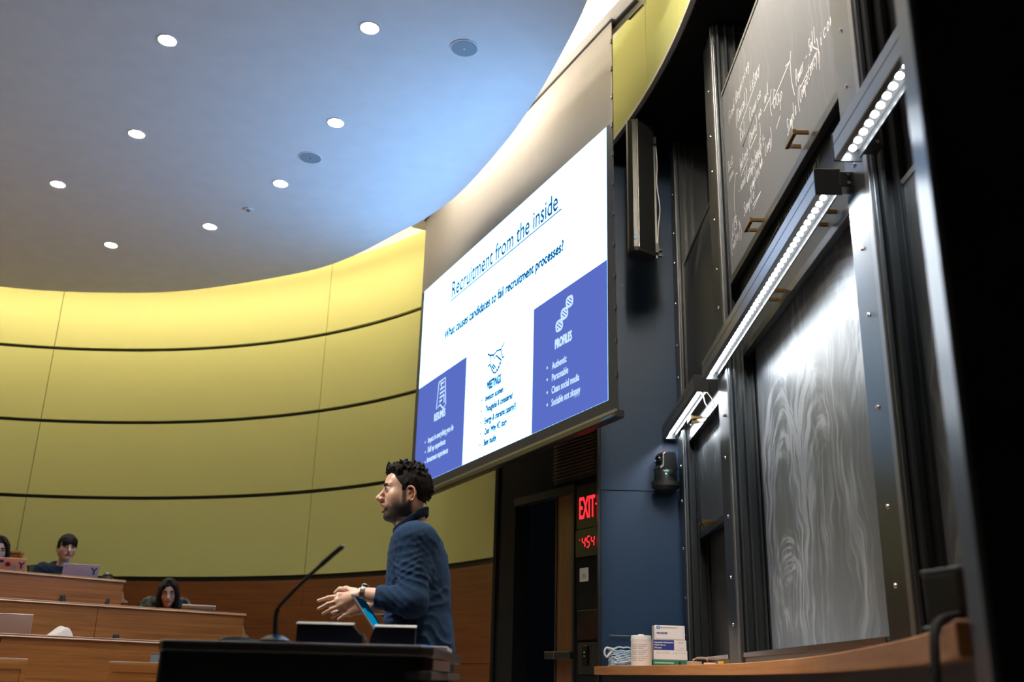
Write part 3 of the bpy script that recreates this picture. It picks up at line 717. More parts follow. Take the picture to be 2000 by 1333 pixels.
line_at(cw, '(Cancel) History', (1438, 246), (1484, 136), 0.060)
mark(cw, [(1444,254),(1481,145)])
line_at(cw, 'Rel. Course', (1446, 280), (1487, 186), 0.060); mark(cw, [(1450,288),(1486,184)]); mark(cw, [(1450,288),(1483,192)])
line_at(cw, '(Dene) no Bail', (1463, 288), (1502, 178), 0.050); mark(cw, [(1466,290),(1478,262)]); mark(cw, [(1492,218),(1504,190)])
mark(cw, [(1484,240),(1485,262),(1482,285)])
line_at(cw, '(Gap', (1504, 222), (1530, 196), 0.075); mark(cw, [(1516,252),(1524,226)]); mark(cw, [(1507,205),(1543,118)]); mark(cw, [(1534,130),(1543,118),(1544,100)]); mark(cw, [(1543,118),(1546,158),(1552,186)])
line_at(cw, 'Power - Sell', (1555, 168), (1594, 78), 0.060)
line_at(cw, 'Simple (Competency)', (1538, 266), (1600, 104), 0.065); mark(cw, [(1564,170),(1594,104)]); mark(cw, [(1588,92),(1600,102),(1601,136)])
line_at(cw, 'icon', (1602, 92), (1628, 36), 0.060)
line_at(cw, 'Test.', (1422, 340), (1434, 312), 0.055); mark(cw, [(1424,356),(1433,336)]); mark(cw, [(1424,350),(1432,333)])
line_at(cw, 'believe', (1446, 334), (1461, 300), 0.055); mark(cw, [(1447,345),(1461,308)])
line_at(cw, '- need (cost+ benefit-', (1443, 382), (1495, 276), 0.052)
line_at(cw, 'exceptions', (1459, 358), (1486, 302), 0.045)
line_at(cw, 'complex/wh. long)', (1466, 378), (1508, 274), 0.058)
mark(cw, [(1440,338),(1436,345),(1434,390),(1436,424)])
line_at(cw, 'Sample', (1453, 424), (1474, 384), 0.060); mark(cw, [(1470,402),(1486,374)]); mark(cw, [(1471,409),(1486,374)])
mark(cw, [(1430,470),(1432,440),(1436,424),(1440,440)]); line_at(cw, 'US', (1431, 462), (1440, 440), 0.06); line_at(cw, '(water)', (1429, 494), (1446, 456), 0.055); mark(cw, [(1443,430),(1448,450),(1447,470)])
cw.build('chalk_writing', M['chalk'], bU)
cw = MB()
line_at(cw, 'PSS)', (1534, 452), (1549, 428), 0.06, X=1.2625); mark(cw, [(1529,452),(1549,408)], X=1.2625); mark(cw, [(1547,412),(1556,420),(1557,445)], X=1.2625)
line_at(cw, 'Md', (1504, 512), (1518, 486), 0.06, X=1.2625); mark(cw, [(1495,490),(1519,442)], X=1.2625); mark(cw, [(1520,430),(1523,455),(1526,488)], X=1.2625)
line_at(cw, 'all', (1572, 388), (1584, 366), 0.06, X=1.2625); line_at(cw, 'my', (1588, 340), (1602, 315), 0.06, X=1.2625); mark(cw, [(1575,355),(1582,360),(1586,390)], X=1.2625)
cw.build('chalk_writing', M['chalk'], bM)
# sweeping wiped arc on the far upper board and loops on the far middle one: thin layers of chalk dust
cw = MB()
rng = random.Random(5)
for k in range(9):
    q = [(1.2145, 6.44 - 0.9 * t, 3.02 + 0.62 * math.sin(t * 1.7) + k * 0.012 - 0.02 * rng.random()) for t in np.linspace(0.02 * k, 1.0, 14)]
    cw.ribbon(q, 0.004, (-1, 0, 0))
cw.build('chalk_smear', flat('chalk_dust', (0.20, 0.205, 0.21), 0.9, spec=0.0), bSt)

# --- light bars carried on brackets in front of the posts
def light_bar(y0, y1, X0, X1, z, label, n, brackets):
    d = np.array([X1 - X0, y1 - y0, 0]); L = np.linalg.norm(d); d /= L
    t = empty('light_bar', ((X0 + X1) / 2, (y0 + y1) / 2, z), label, 'light', 'LED bars over the chalkboards')
    a = np.array([X0, y0, z]); side = np.array([-d[1], d[0], 0]); side = side if side[0] > 0 else -side        # side points to the boards
    def q(s, b, h): return a + d * s + side * b + np.array([0, 0, h])
    def bx(s0, s1, b0, b1, h0, h1):
        return MB().add([q(s0,b0,h0),q(s1,b0,h0),q(s1,b1,h0),q(s0,b1,h0),q(s0,b0,h1),q(s1,b0,h1),q(s1,b1,h1),q(s0,b1,h1)],
                 [(0,3,2,1),(4,5,6,7),(0,1,5,4),(1,2,6,5),(2,3,7,6),(3,0,4,7)])
    bx(0, L, -0.045, -0.022, -0.014, 0.085).build('housing', M['railblue'], t, bevel=0.003)
    bx(0, L, -0.022, 0.045, 0.055, 0.080).build('housing_top', M['satin'], t)
    bx(0, L, 0.038, 0.045, 0.0, 0.055).build('housing_back', M['satin'], t)
    bx(0.0, L, -0.0455, -0.044, 0.040, 0.044).build('groove', M['black'], t)
    for s in (-0.006, L): bx(s, s + 0.006, -0.047, 0.047, -0.016, 0.087).build('end_cap', M['satin'], t, bevel=0.002)
    bx(0.01, L - 0.01, -0.020, 0.036, 0.024, 0.030).build('lamp_strip', M['bar'], t)
    lens = MB().ball((0, 0, 0), (0.019, 0.019, 0.010), 10); first = None
    for k in range(n):
        p = q(0.03 + (L - 0.06) * k / (n - 1), 0.007, 0.016)
        if first is None:
            m = MB().ball(p, (0.0125, 0.0125, 0.009), 10); first = m.build('lens', M['led'], t, smooth=True)
            base = p
        else:
            c = first.copy(); COL.objects.link(c); c.location = Vector(p - base)
    for s in brackets:
        b = MB(); p = q(s, 0.04, 0.02); b.box(p[0], 1.187, p[1] - 0.03, p[1] + 0.03, z + 0.015, z + 0.075)
        bo = b.build('bracket', M['satin'], t, bevel=0.003)
        for h in (0.028, 0.062):
            MB().tube([(1.165, p[1] - 0.036, z + h), (1.165, p[1] - 0.028, z + h)], 0.006, 8).build('bolt', M['bolt'], bo, smooth=True)
    return t
M['railblue'] = flat('satin_aluminium', (0.22, 0.225, 0.235), 0.3, metal=0.75)
lb1 = light_bar(5.60, 6.80, 1.125, 1.125, 2.50, 'short LED light bar over the narrow far chalkboards', 26, (0.06, 1.08))
light_bar(3.10, 5.34, 1.095, 1.125, 2.50, 'long LED light bar across the big chalkboards', 44, (0.0 + 0.02, 2.18))
light_bar(1.53, 2.86, 1.08, 1.085, 2.50, 'right LED light bar with big separate lamps, cut off by the black panel', 26, (0.10, 1.31))
cab = MB(); p = np.array([1.125, 5.62, 2.50])
cab.tube(catmull([(1.13, 5.66, 2.525), (1.165, 5.63, 2.49), (1.20, 5.62, 2.42), (1.185, 5.66, 2.40), (1.165, 5.70, 2.44), (1.16, 5.72, 2.49), (1.15, 5.75, 2.53)], 5), 0.0035, 8)
cab.build('power_cable', M['white'], lb1, smooth=True)['label'] = 'small loop of pale cable dangling from the bar'

# ------------------------------------------------------------------ wooden ledge below the boards
LF = catmull([(0.60, 6.895), (0.70, 6.45), (0.915, 5.695), (1.035, 5.1), (1.079, 4.638), (1.061, 3.861), (0.996, 3.163), (0.85, 2.273), (0.741, 1.767), (0.655, 1.49)], 5)
def ledge_mb(inset, z0, z1):
    pts = [(p[0] + inset, p[1], z0) for p in LF]
    pts += [(1.418, LF[-1][1], z0), (1.418, 6.895, z0)]
    return MB().prism(pts, (0, 0, 0), (0, 0, z1 - z0))
lg = empty('chalk_ledge', (1.2, 4.0, 0), 'long curved wooden ledge running under the chalkboards', 'ledge')
ledge_mb(0.0, 0.897, 0.95).build('ledge_top', M['ledge'], lg, bevel=0.004)
ledge_mb(0.05, 0.835, 0.897).build('shade_recess', M['navy'], lg)  # navy colour puts in the shadow of the gap under the ledge
ledge_mb(0.006, 0.0, 0.835).build('cabinet_front', M['ledge'], lg)

# ------------------------------------------------------------------ small things on the ledge
def carton(x0, x1, y0, y1, z0, z1, mat, label, name='glove_box'):
    t = empty(name, ((x0+x1)/2, (y0+y1)/2, z0), label, 'box')
    MB().box(x0, x1, y0, y1, z0, z1).build('carton', mat, t, bevel=0.002)
    return t
YF = 6.50
def lx(px, Y=YF): return float(at(px, 1270, Y)[0])
x0, x1 = lx(1275), lx(1343)
c = carton(x0, x1, YF, YF + 0.12, 0.951, 0.994, M['boxgreen'], 'green glove box at the bottom of the stack on the ledge')
MB().box(x0 + .01, x0 + .13, YF - .0015, YF, 0.972, 0.980).build('label_band', M['palegreen'], c)
MB().box(x0 + .16, x0 + .175, YF - .0015, YF, 0.955, 0.985).build('label_mark', M['black'], c)
c = carton(x0 + .006, x1 - .002, YF + .002, YF + .12, 0.995, 1.052, M['boxwhite'], 'white glove box, second from the bottom of the stack on the ledge')
tm = MB(); add_text(tm, 'VINYL GLOVES', (x0 + .02, YF + .0005, 1.030), (1,0,0), (0,0,1), 0.085, 0.012); tm.build('lettering', M['labelgrey'], c)
tm = MB()
for k in range(5): add_text(tm, '-A*Y+'[k], (x0 + .125 + k * .018, YF + .0005, 1.030), (1,0,0), (0,0,1), 0.008, 0.010)
tm.build('pictograms', M['black'], c)
c = carton(x0 + .006, x1 - .006, YF + .004, YF + .118, 1.053, 1.113, M['boxwhite'], 'blue and white glove box, third in the stack on the ledge')
MB().box(x0 + .0055, x0 + .135, YF + .002, YF + .004, 1.0535, 1.1125).build('label_band', M['boxblue'], c)
tm = MB()
for k, (tx, wd) in enumerate((('Disposable Multi-purpose', .118), ('Nitrile Gloves', .07), ('100 pieces', .045))):
    add_text(tm, tx, (x0 + .012, YF + .0012, 1.095 - k * .016), (1,0,0), (0,0,1), wd, 0.0085, 0.0006)
tm.build('lettering', M['white'], c)
tm = MB(); add_text(tm, 'W WALLY', (x0 + .165, YF + .003, 1.095), (1,0,0), (0,0,1), 0.034, 0.006); add_text(tm, 'o o o', (x0 + .175, YF + .003, 1.064), (1,0,0), (0,0,1), 0.024, 0.006); tm.build('brand_mark', M['black'], c)
x0b, x1b = lx(1279), lx(1339)
c = carton(x0b, x1b, YF + .006, YF + .115, 1.114, 1.202, M['boxwhite'], 'white procedure mask box topmost of the stack on the ledge')
MB().box(x0b + .014, x0b + .036, YF + .0045, YF + .006, 1.180, 1.200).build('logo_square', M['boxsky'], c)
fr = MB(); y = YF + .0052
for (a, b, e, f) in ((x0b+.008, x1b-.008, 1.119, 1.1205), (x0b+.008, x0b+.0095, 1.119, 1.192), (x1b-.0095, x1b-.008, 1.119, 1.192), (x0b+.038, x1b-.05, 1.186, 1.192)): fr.box(a, b, y - .0005, y + .0006, e, f)
fr.build('printed_frame', M['labelgrey'], c)
tm = MB(); add_text(tm, 'PROCEDURE', (x0b + .016, YF + .0045, 1.150), (1,0,0), (0,0,1), 0.066, 0.011, 0.0006); tm.build('lettering', M['boxblue'], c)
tm = MB(); add_text(tm, '+', (x0b + .018, YF + .004, 1.184), (1,0,0), (0,0,1), 0.014, 0.014, .001); tm.build('logo_cross', M['white'], c)
# wipes tub
cx, cy = lx(1256, 6.42) - 0.002, 6.49
t = empty('wipes_tub', (cx, cy, 0.951), 'white cylindrical tub of wipes left of the glove boxes', 'tub')
MB().lathe([(0.060, 0), (0.064, 0.004), (0.064, 0.150)], (cx, cy, 0.951), 32).build('tub_body', M['tubwhite'], t, smooth=True)
MB().lathe([(0.0655, 0.150), (0.0655, 0.166), (0.063, 0.168), (0.063, 0.180), (0.060, 0.185), (0.02, 0.187), (0.016, 0.192), (0.005, 0.192)], (cx, cy, 0.951), 32).build('tub_lid', M['white'], t, smooth=True)
lb = MB()
for k in range(9):
    for (a0, a1) in ((200, 238), (244, 300 - (k % 3) * 12)):
        an = np.radians(np.linspace(a0, a1, 8)); z = 0.951 + 0.128 - k * 0.012
        lb.add([(cx + .0644*math.cos(a), cy + .0644*math.sin(a), zz) for a in an for zz in (z, z + (0.0055 if k % 3 else 0.003))], [(2*i, 2*i+2, 2*i+3, 2*i+1) for i in range(7)])
lb.build('label_print', M['labelgrey'], t)
# masks
mx = lx(1216, 6.6)
t = empty('face_mask_stack', (mx + .02, 6.72, 0.951), 'stack of pale blue pleated face masks at the left end of the ledge', 'masks')
rng = random.Random(3)
for k in range(9):
    g = MB(); dx, dz = rng.uniform(-.006, .006), 0.951 + k * 0.0125
    N = 10
    vs = []
    for i in range(N + 1):
        for j in range(2):
            u = i / N; yy = 6.64 + 0.17 * j
            vs.append((mx - .07 + dx + u * 0.17, yy, dz + 0.003 * math.sin(u * 19 + k) + (0.012 * math.sin(u * math.pi) if k == 8 else 0.002)))
    vs += [(a, b, c_ + 0.0095) for a, b, c_ in vs]
    n = 2 * (N + 1); fs = []
    for i in range(N):
        a = 2 * i; fs += [(a, a+1, a+3, a+2), (a+n, a+2+n, a+3+n, a+1+n), (a, a+2, a+2+n, a+n), (a+1, a+1+n, a+3+n, a+3)]
    fs += [(0, n, n+1, 1), (n-2, n-1, 2*n-1, 2*n-2)]
    g.add(vs, fs).build('mask', M['maskblue'], t, smooth=True)
MB().tube(catmull([(mx-.05, 6.635, 1.05), (mx-.10, 6.62, 1.062), (mx-.115, 6.61, 1.03), (mx-.10, 6.62, 1.005), (mx-.085, 6.63, 1.02), (mx-.06, 6.634, 1.045)], 5), 0.006, 8).build('ear_loop', M['white'], t, smooth=True)
MB().tube(catmull([(mx-.06, 6.632, 1.01), (mx-.03, 6.628, 0.99), (mx-.045, 6.626, 0.972), (mx, 6.628, 0.975), (mx+.06, 6.632, 0.985)], 5), 0.0035, 8).build('ear_loop', M['white'], t, smooth=True)
st = MB().tube([(mx - .055, 6.875, 1.150), (mx + .10, 6.880, 1.148)], 0.0035, 8).tube([(mx + .10, 6.880, 1.148), (mx + .105, 6.898, 1.148)], 0.003, 8)
tag(st.build('wall_rod', M['rail'], None, smooth=True), 'thin grey rod on the blue wall behind the masks and tub', 'rod')
# erasers and chalk
ex = lambda px, Y: float(at(px, 1292, Y)[0])
t = empty('felt_eraser', (ex(1363, 6.05), 6.05, 0.951), 'black and tan felt eraser right of the glove boxes', 'eraser')
R_ = rotm(rz=0.25)
MB().obox((ex(1356, 6.05), 6.05, 0.951 + .014), (0.075, 0.05, 0.028), R_).build('felt', M['tan'], t, bevel=0.004)
MB().obox((ex(1370, 6.05), 6.062, 0.951 + .022), (0.07, 0.045, 0.04), R_).build('back', M['black'], t, bevel=0.006)
MB().tube(catmull([(ex(1352,6.05), 6.035, .985), (ex(1362,6.05), 6.03, 1.0), (ex(1376,6.05), 6.03, 0.998), (ex(1382,6.05), 6.03, .975)], 4), 0.004, 8).build('strap', M['tan'], t, smooth=True)
def stick(px, Y, ln, mat, label, r=0.006, rz=0.3):
    c = np.array([ex(px, Y), Y, 0.951 + r]); d = np.array([math.cos(rz), math.sin(rz), 0]) * ln / 2
    tag(MB().tube([c - d, c - d * .96, c + d * .96, c + d], [r * .8, r, r, r * .8], 10).build('chalk_stick', mat, None, smooth=True), label, 'chalk')
stick(1386, 5.80, 0.07, M['orangechalk'], 'orange chalk stick beside the felt eraser', 0.009)
stick(1388, 5.88, 0.06, M['white'], 'fat white chalk stick just behind the orange chalk', 0.010, 0.15)
stick(1402, 5.86, 0.075, M['laptop_silver'], 'grey chalk stick between the white chalk and the yellow tray', 0.008, 0.1)
t = empty('yellow_tray', (ex(1424, 5.62), 5.62, 0.951), 'small yellow plastic tray at the foot of the post', 'tray')
c = np.array([ex(1424, 5.62), 5.62, 0.951 + .012])
MB().obox(c, (0.11, 0.05, 0.022), rotm(rz=0.25)).build('tray_body', M['yellowp'], t, bevel=0.004)
MB().obox(c + [0, 0, .014], (0.04, 0.03, 0.01), rotm(rz=0.25)).build('insert', M['white'], t, bevel=0.002)
MB().obox(c + [0.05, -.012, .016], (0.02, 0.02, 0.012), rotm(rz=0.25)).build('clip', M['yellowp'], t, bevel=0.002)

# ------------------------------------------------------------------ camera on its wall bracket
pc = np.array([1.088, 6.78, 2.168])
t = empty('wall_camera', tuple(pc), 'black tilting video camera on a round wall shelf under the short light bar', 'camera')
MB().lathe([(0.07, -0.055), (0.095, -0.03), (0.098, 0.0)], pc, 32).box(pc[0]-.05, pc[0]+.05, pc[1], 6.899, pc[2]-.05, pc[2]-.004).build('shelf', M['black'], t, smooth=True)
MB().lathe([(0.080, 0.001), (0.082, 0.01), (0.080, 0.075), (0.076, 0.08)], pc, 32).build('base', M['satin'], t, smooth=True)
hd = MB()
R_ = rotm(rz=0.35)
prof = [(-.068,.078),(-.070,.10),(-.050,.115),(-.048,.195),(-.030,.212),(.045,.222),(.060,.205),(.074,.10),(.074,.078)]
hd.prism([pc + R_ @ np.array([a, -0.055, b]) for a, b in prof], R_ @ np.array([0, 0, 0]), R_ @ np.array([0, 0.11, 0]))
hd.build('head', M['satin'], t, bevel=0.012)
ln = pc + R_ @ np.array([-.050, 0, .155])
MB().lathe([(0.034, 0), (0.032, 0.014), (0.024, 0.016), (0.022, 0.010)], ln, 20, R_ @ np.array([[0,0,-1],[0,1,0],[1,0,0]], float)).build('lens', M['gloss'], t, smooth=True)
MB().ball(pc + R_ @ np.array([-.046, -.045, .205]), 0.004, 8).build('tally_light', M['redglow'], t, smooth=True)
MB().ball(pc + np.array([-.008, -.083, .048]), (0.006, 0.003, 0.006), 8).build('status_light', M['greenglow'], t, smooth=True)
tm = MB(); add_text(tm, 'Panasonic', pc + np.array([-.024, -.084, .064]), (1,0,0), (0,0,1), 0.036, 0.007, .0005); tm.build('lettering', M['white'], t)
MB().box(pc[0] + .012, pc[0] + .055, pc[1] - .0825, pc[1] - .070, pc[2] + .040, pc[2] + .048).build('label_plate', M['gloss'], t)

# ------------------------------------------------------------------ tall column loudspeaker under the soffit
t = empty('column_speaker', (0.88, 6.33, 3.68), 'tall black column loudspeaker hanging beside the projection screen', 'speaker')
out = [(0.79, 6.30), (0.795, 6.262), (0.825, 6.235), (0.858, 6.228), (0.862, 6.235), (0.99, 6.33), (0.985, 6.42), (0.90, 6.44), (0.80, 6.36)]
MB().prism([(a, b, 3.70) for a, b in out], (0, 0, 0), (0, 0, 1.015)).build('cabinet', M['satin'], t, bevel=0.004)
MB().prism([(a, b, 3.665) for a, b in out], (0.006, 0.006, 0.012), (0, 0, 0.036)).build('bottom_cap', M['black'], t, bevel=0.004)
MB().tube([(0.8605, 6.226, 3.70), (0.8605, 6.226, 4.71)], 0.004, 8).build('edge_trim', M['rail'], t, smooth=True)
MB().box(0.826, 0.842, 6.229, 6.236, 3.755, 3.790).build('brand_badge', M['boxsky'], t)
tm = MB(); add_text(tm, 'JBL', (0.8265, 6.2285, 3.772), (1,0,0), (0,0,1), 0.014, 0.008, .0004); tm.build('lettering', M['white'], t)
MB().box(0.995, 1.015, 6.41, 6.43, 3.70, 4.73).build('mounting_rail', M['rail'], t)
MB().box(0.93, 1.02, 6.38, 6.45, 3.73, 3.80).box(1.0, 1.05, 6.42, 6.45, 3.72, 3.735).box(1.0, 1.05, 6.42, 6.45, 3.76, 3.775).box(0.93, 1.02, 6.38, 6.45, 4.60, 4.66).build('bracket', M['post'], t)
MB().tube(catmull([(1.022, 6.43, 4.65), (1.03, 6.43, 4.45), (1.024, 6.43, 4.3), (1.042, 6.43, 4.1), (1.028, 6.43, 3.95), (1.02, 6.43, 3.82)], 6), 0.0035, 8).build('cable', M['white'], t, smooth=True)
MB().box(0.98, 1.02, 6.44, 6.90, 4.58, 4.64).build('wall_arm', M['black'], t)

# ------------------------------------------------------------------ exit sign, clock and plates on the door column
def dtext(mb, tx, t0, t1, z, cap, b=-0.014, bold=0.0):
    add_text(mb, tx, dp(t0, b, z), (DX, DY, 0), (0, 0, 1), t1 - t0, cap, bold)
t = empty('exit_sign', dp(1.32, -0.006, 1.93), 'glowing red exit sign on the black column beside the door', 'sign')
dbox(1.165, 1.50, -0.012, -0.001, 1.905, 2.225).build('sign_plate', M['sign'], t, bevel=0.002)
m = MB(); dtext(m, 'EXIT', 1.205, 1.395, 1.978, 0.158, bold=0.0025); m.build('lettering', M['redglow'], t)
MB().tube([dp(1.41, -0.012, 2.065), dp(1.41, -0.018, 2.065)], 0.006, 8).build('indicator', M['redglow'], t)
t = empty('wall_clock', dp(1.32, -0.006, 1.70), 'black digital clock with red figures below the exit sign', 'clock')
dbox(1.165, 1.50, -0.02, -0.001, 1.70, 1.90).build('case', M['gloss'], t, bevel=0.002)
SEG = {'4': 'fgbc', '5': 'afgcd'}
def digit(mb, ch, t0, z0, w, h):
    th = 0.010; sl = 0.10
    P = {'a': ((0,h),(w,h)), 'b': ((w,h),(w,h/2)), 'c': ((w,h/2),(w,0)), 'd': ((0,0),(w,0)), 'e': ((0,0),(0,h/2)), 'f': ((0,h/2),(0,h)), 'g': ((0,h/2),(w,h/2))}
    for s in SEG[ch]:
        (x0, y0), (x1, y1) = P[s]; L = math.hypot(x1-x0, y1-y0); ux, uy = (x1-x0)/L, (y1-y0)/L; g = 0.006
        a, b = (x0+ux*g, y0+uy*g), (x1-ux*g, y1-uy*g)
        mb.ribbon([dp(t0 + a[0] + sl*a[1], -0.0212, z0 + a[1]), dp(t0 + b[0] + sl*b[1], -0.0212, z0 + b[1])], th, -np.array([DN[0], DN[1], 0]))
m = MB()
for k, ch in enumerate('454'): digit(m, ch, 1.245 + k * 0.055, 1.765, 0.036, 0.075)
for (a, b) in ((1.215, 1.825),): m.lathe([(0.004, 0), (0.004, 0.001)], dp(a, -0.0212, b), 8, np.column_stack([np.array([DX,DY,0]), np.array([0,0,1.0]), -np.array([DN[0],DN[1],0])]))
m.build('figures', M['redglow'], t)
t = empty('switch_plate', dp(1.25, -0.004, 1.54), 'small white notice plate on the column below the clock', 'plate')
dbox(1.198, 1.302, -0.006, -0.001, 1.53, 1.625).build('plate', M['paper'], t)
m = MB(); dtext(m, 'ROOM 101', 1.21, 1.26, 1.605, 0.008, -0.0065); m.build('lettering', M['labelgrey'], t)
dbox(1.225, 1.275, -0.0075, -0.006, 1.55, 1.585).build('print_block', M['trimgrey'], t)
t = empty('card_reader', dp(1.28, -0.004, 1.02), 'black card reader with a green light low on the column', 'reader')
dbox(1.18, 1.50, -0.015, -0.001, 1.13, 1.33).build('upper_plate', M['gloss'], t, bevel=0.002)
dbox(1.18, 1.50, -0.008, -0.001, 0.90, 1.11).build('lower_plate', M['sign'], t, bevel=0.002)
dbox(1.25, 1.31, -0.022, -0.008, 0.96, 1.09).build('reader_body', M['gloss'], t, bevel=0.003)
m = MB(); m.ball(dp(1.278, -0.023, 1.045), 0.005, 8); m.ball(dp(1.278, -0.023, 1.02), 0.004, 8); m.build('status_light', M['pointgreen'], t)

# ------------------------------------------------------------------ black panel close to the lens and the box with its cord
t = empty('standing_panel', (0.80, 1.26, 0), 'tall glossy black panel out of focus filling the right edge', 'panel')
pa, pb = np.array([0.566, 1.20]), np.array([0.670, 1.473])
MB().prism([(0.573, 1.201, 0.03), (1.40, 1.201, 0.03), (1.40, 1.470, 0.03), (0.677, 1.470, 0.03)], (0, 0, 0), (0, 0, 2.87)).build('panel_body', M['matblack'], t)
MB().prism([(0.566, 1.204, 0.03), (0.574, 1.199, 0.03), (0.680, 1.475, 0.03), (0.670, 1.475, 0.03)], (0, 0, 0), (0, 0, 2.87)).build('side_face', M['edge'], t, bevel=0.003)
MB().box(0.60, 1.38, 1.16, 1.44, 0.0, 0.03).build('foot', M['satin'], t)
t = empty('control_box', (0.74, 1.75, 0.951), 'blurred black box with a dangling cord on the near end of the ledge', 'box')
R_ = rotm(ry=-0.05, rz=0.25)
MB().obox((0.800, 1.775, 0.951 + .050), (0.085, 0.10, 0.096), R_).build('case', M['black'], t, bevel=0.008)
MB().obox((0.800, 1.775, 0.951 + .101), (0.09, 0.105, 0.008), R_).build('lid', M['mesh'], t, bevel=0.003)
MB().obox((0.795, 1.772, 0.951 + .0045), (0.092, 0.107, 0.008), R_).build('foot_plate', M['mesh'], t, bevel=0.003)
MB().tube(catmull([(0.775, 1.73, 0.975), (0.715, 1.69, 0.955), (0.69, 1.655, 0.90), (0.672, 1.62, 0.80), (0.665, 1.60, 0.60), (0.67, 1.6, 0.2), (0.69, 1.58, 0.02)], 6), 0.008, 10).build('cord', M['matblack'], t, smooth=True)

# ================================================================== FURNITURE
def row(name, Pl, Pr, ztop, zlow, zfloor, ext_l, ext_r, seams, label):
    a = math.atan2(Pr[1] - Pl[1], Pr[0] - Pl[0]); u = np.array([math.cos(a), math.sin(a)]); v = np.array([-u[1], u[0]])
    R = np.array(Pr) + u * ext_r; L = np.linalg.norm(R - np.array(Pl)) + ext_l
    t = empty(name, (R[0], R[1], zlow), label, 'desk', 'curved rows of wooden lecture desks')
    def W(x, y, z): p = R + u * x + v * y; return (p[0], p[1], z)
    def bx(x0, x1, y0, y1, z0, z1):
        return MB().add([W(x0,y0,z0),W(x1,y0,z0),W(x1,y1,z0),W(x0,y1,z0),W(x0,y0,z1),W(x1,y0,z1),W(x1,y1,z1),W(x0,y1,z1)],
                        [(0,3,2,1),(4,5,6,7),(0,1,5,4),(1,2,6,5),(2,3,7,6),(3,0,4,7)])
    bx(-L, 0.0, 0.046, 0.47, ztop - 0.114, ztop - 0.09).build('desk_top', M['bench'], t, bevel=0.004)
    bx(-L, 0.012, -0.010, 0.046, ztop - 0.024, ztop - 0.003).build('panel_cap', M['bench'], t)
    MB().prism([W(-L, -0.016, ztop - 0.018), W(-L, -0.002, ztop), W(-L, 0.046, ztop), W(-L, 0.046, ztop - 0.003), W(-L, -0.010, ztop - 0.003), W(-L, -0.010, ztop - 0.018)], (0, 0, 0), (u[0] * (L + 0.012), u[1] * (L + 0.012), 0)).build('lit_nosing', M['lit_nosing'], t)  # front edge bevelled and paler, painting the light it catches
    cuts = [0.0] + [-s for s in seams if s < L] + [-L]
    for c0, c1 in zip(cuts[:-1], cuts[1:]):
        bx(c1 + 0.0025, c0 - 0.0025, 0.0, 0.028, zlow, ztop - 0.0245).build('front_panel', M['bench'], t)
    bx(-L, -0.03, 0.03, 0.045, zlow, ztop - 0.03).build('panel_backing', M['joint'], t)
    bx(-0.030, 0.0, 0.046, 0.42, zfloor, ztop - 0.1145).build('end_panel', M['bench'], t)
    x = 0.002; zz = ztop - 0.20
    MB().prism([W(x, 0.05, zz + 0.10), W(x, 0.05, zz), W(x + 0.085, 0.05, zz), W(x + 0.085, 0.05, zz + 0.010), W(x + 0.050, 0.05, zz + 0.030), W(x + 0.022, 0.05, zz + 0.10)],
               (0, 0, 0), (v[0] * 0.05, v[1] * 0.05, 0)).build('seat_bracket', M['lit_nosing'], t, bevel=0.003)  # paler wood paints the bracket as brightly lit
    return t, u, v, W
M['lit_nosing'] = wood('lit_edge_wood', (0.42, 0.22, 0.11), (0.60, 0.36, 0.20), 0.35)  # lighter copy of the bench wood, for edges painted as lit
rA = row('desk_row', (-4.395, 8.805), (-3.588, 9.563), 1.65, 0.90, 0.90, 1.6, 0.0, (2.0,), 'highest wooden desk row at the back where the man in the hoodie sits')
rB = row('desk_row', (-3.858, 7.811), (-2.302, 9.078), 1.35, 0.60, 0.60, 1.6, 0.0, (1.265, 2.6), 'middle wooden desk row with a seam, where the dark-haired woman leans')
rC = row('desk_row', (-3.146, 6.451), (-2.405, 7.211), 1.05, 0.30, 0.30, 1.8, 1.05, (2.1,), 'lowest long wooden desk row with the silver laptop on it')
# stepped floor under the rows
def step(rw, ahead, zt, name):
    _, u, v, W = rw
    q = [W(-6.0, ahead, 0), W(3.2, ahead, 0), W(3.2, 5.0, 0), W(-6.0, 5.0, 0)]
    q = [(p[0], p[1], 0) for p in q]
    # clip to the curved wall: keep points inside the room circle
    def clip(p):
        dx, dy = p[0] - CX, p[1] - CY; d = math.hypot(dx, dy)
        return (CX + dx / d * min(d, RW - 0.02), CY + dy / d * min(d, RW - 0.02), 0)
    n = 24; ring = []
    for i in range(4):
        a, b = np.array(q[i]), np.array(q[(i+1) % 4])
        for k in range(n): ring.append(clip(a + (b - a) * k / n))
    o = MB().prism(ring, (0, 0, 0.0), (0, 0, zt)).build(name, M['carpet']); o['kind'] = 'structure'
step(rC, -0.05, 0.298, 'floor.001'); step(rB, -0.05, 0.598, 'floor.002'); step(rA, -0.05, 0.898, 'floor.003')
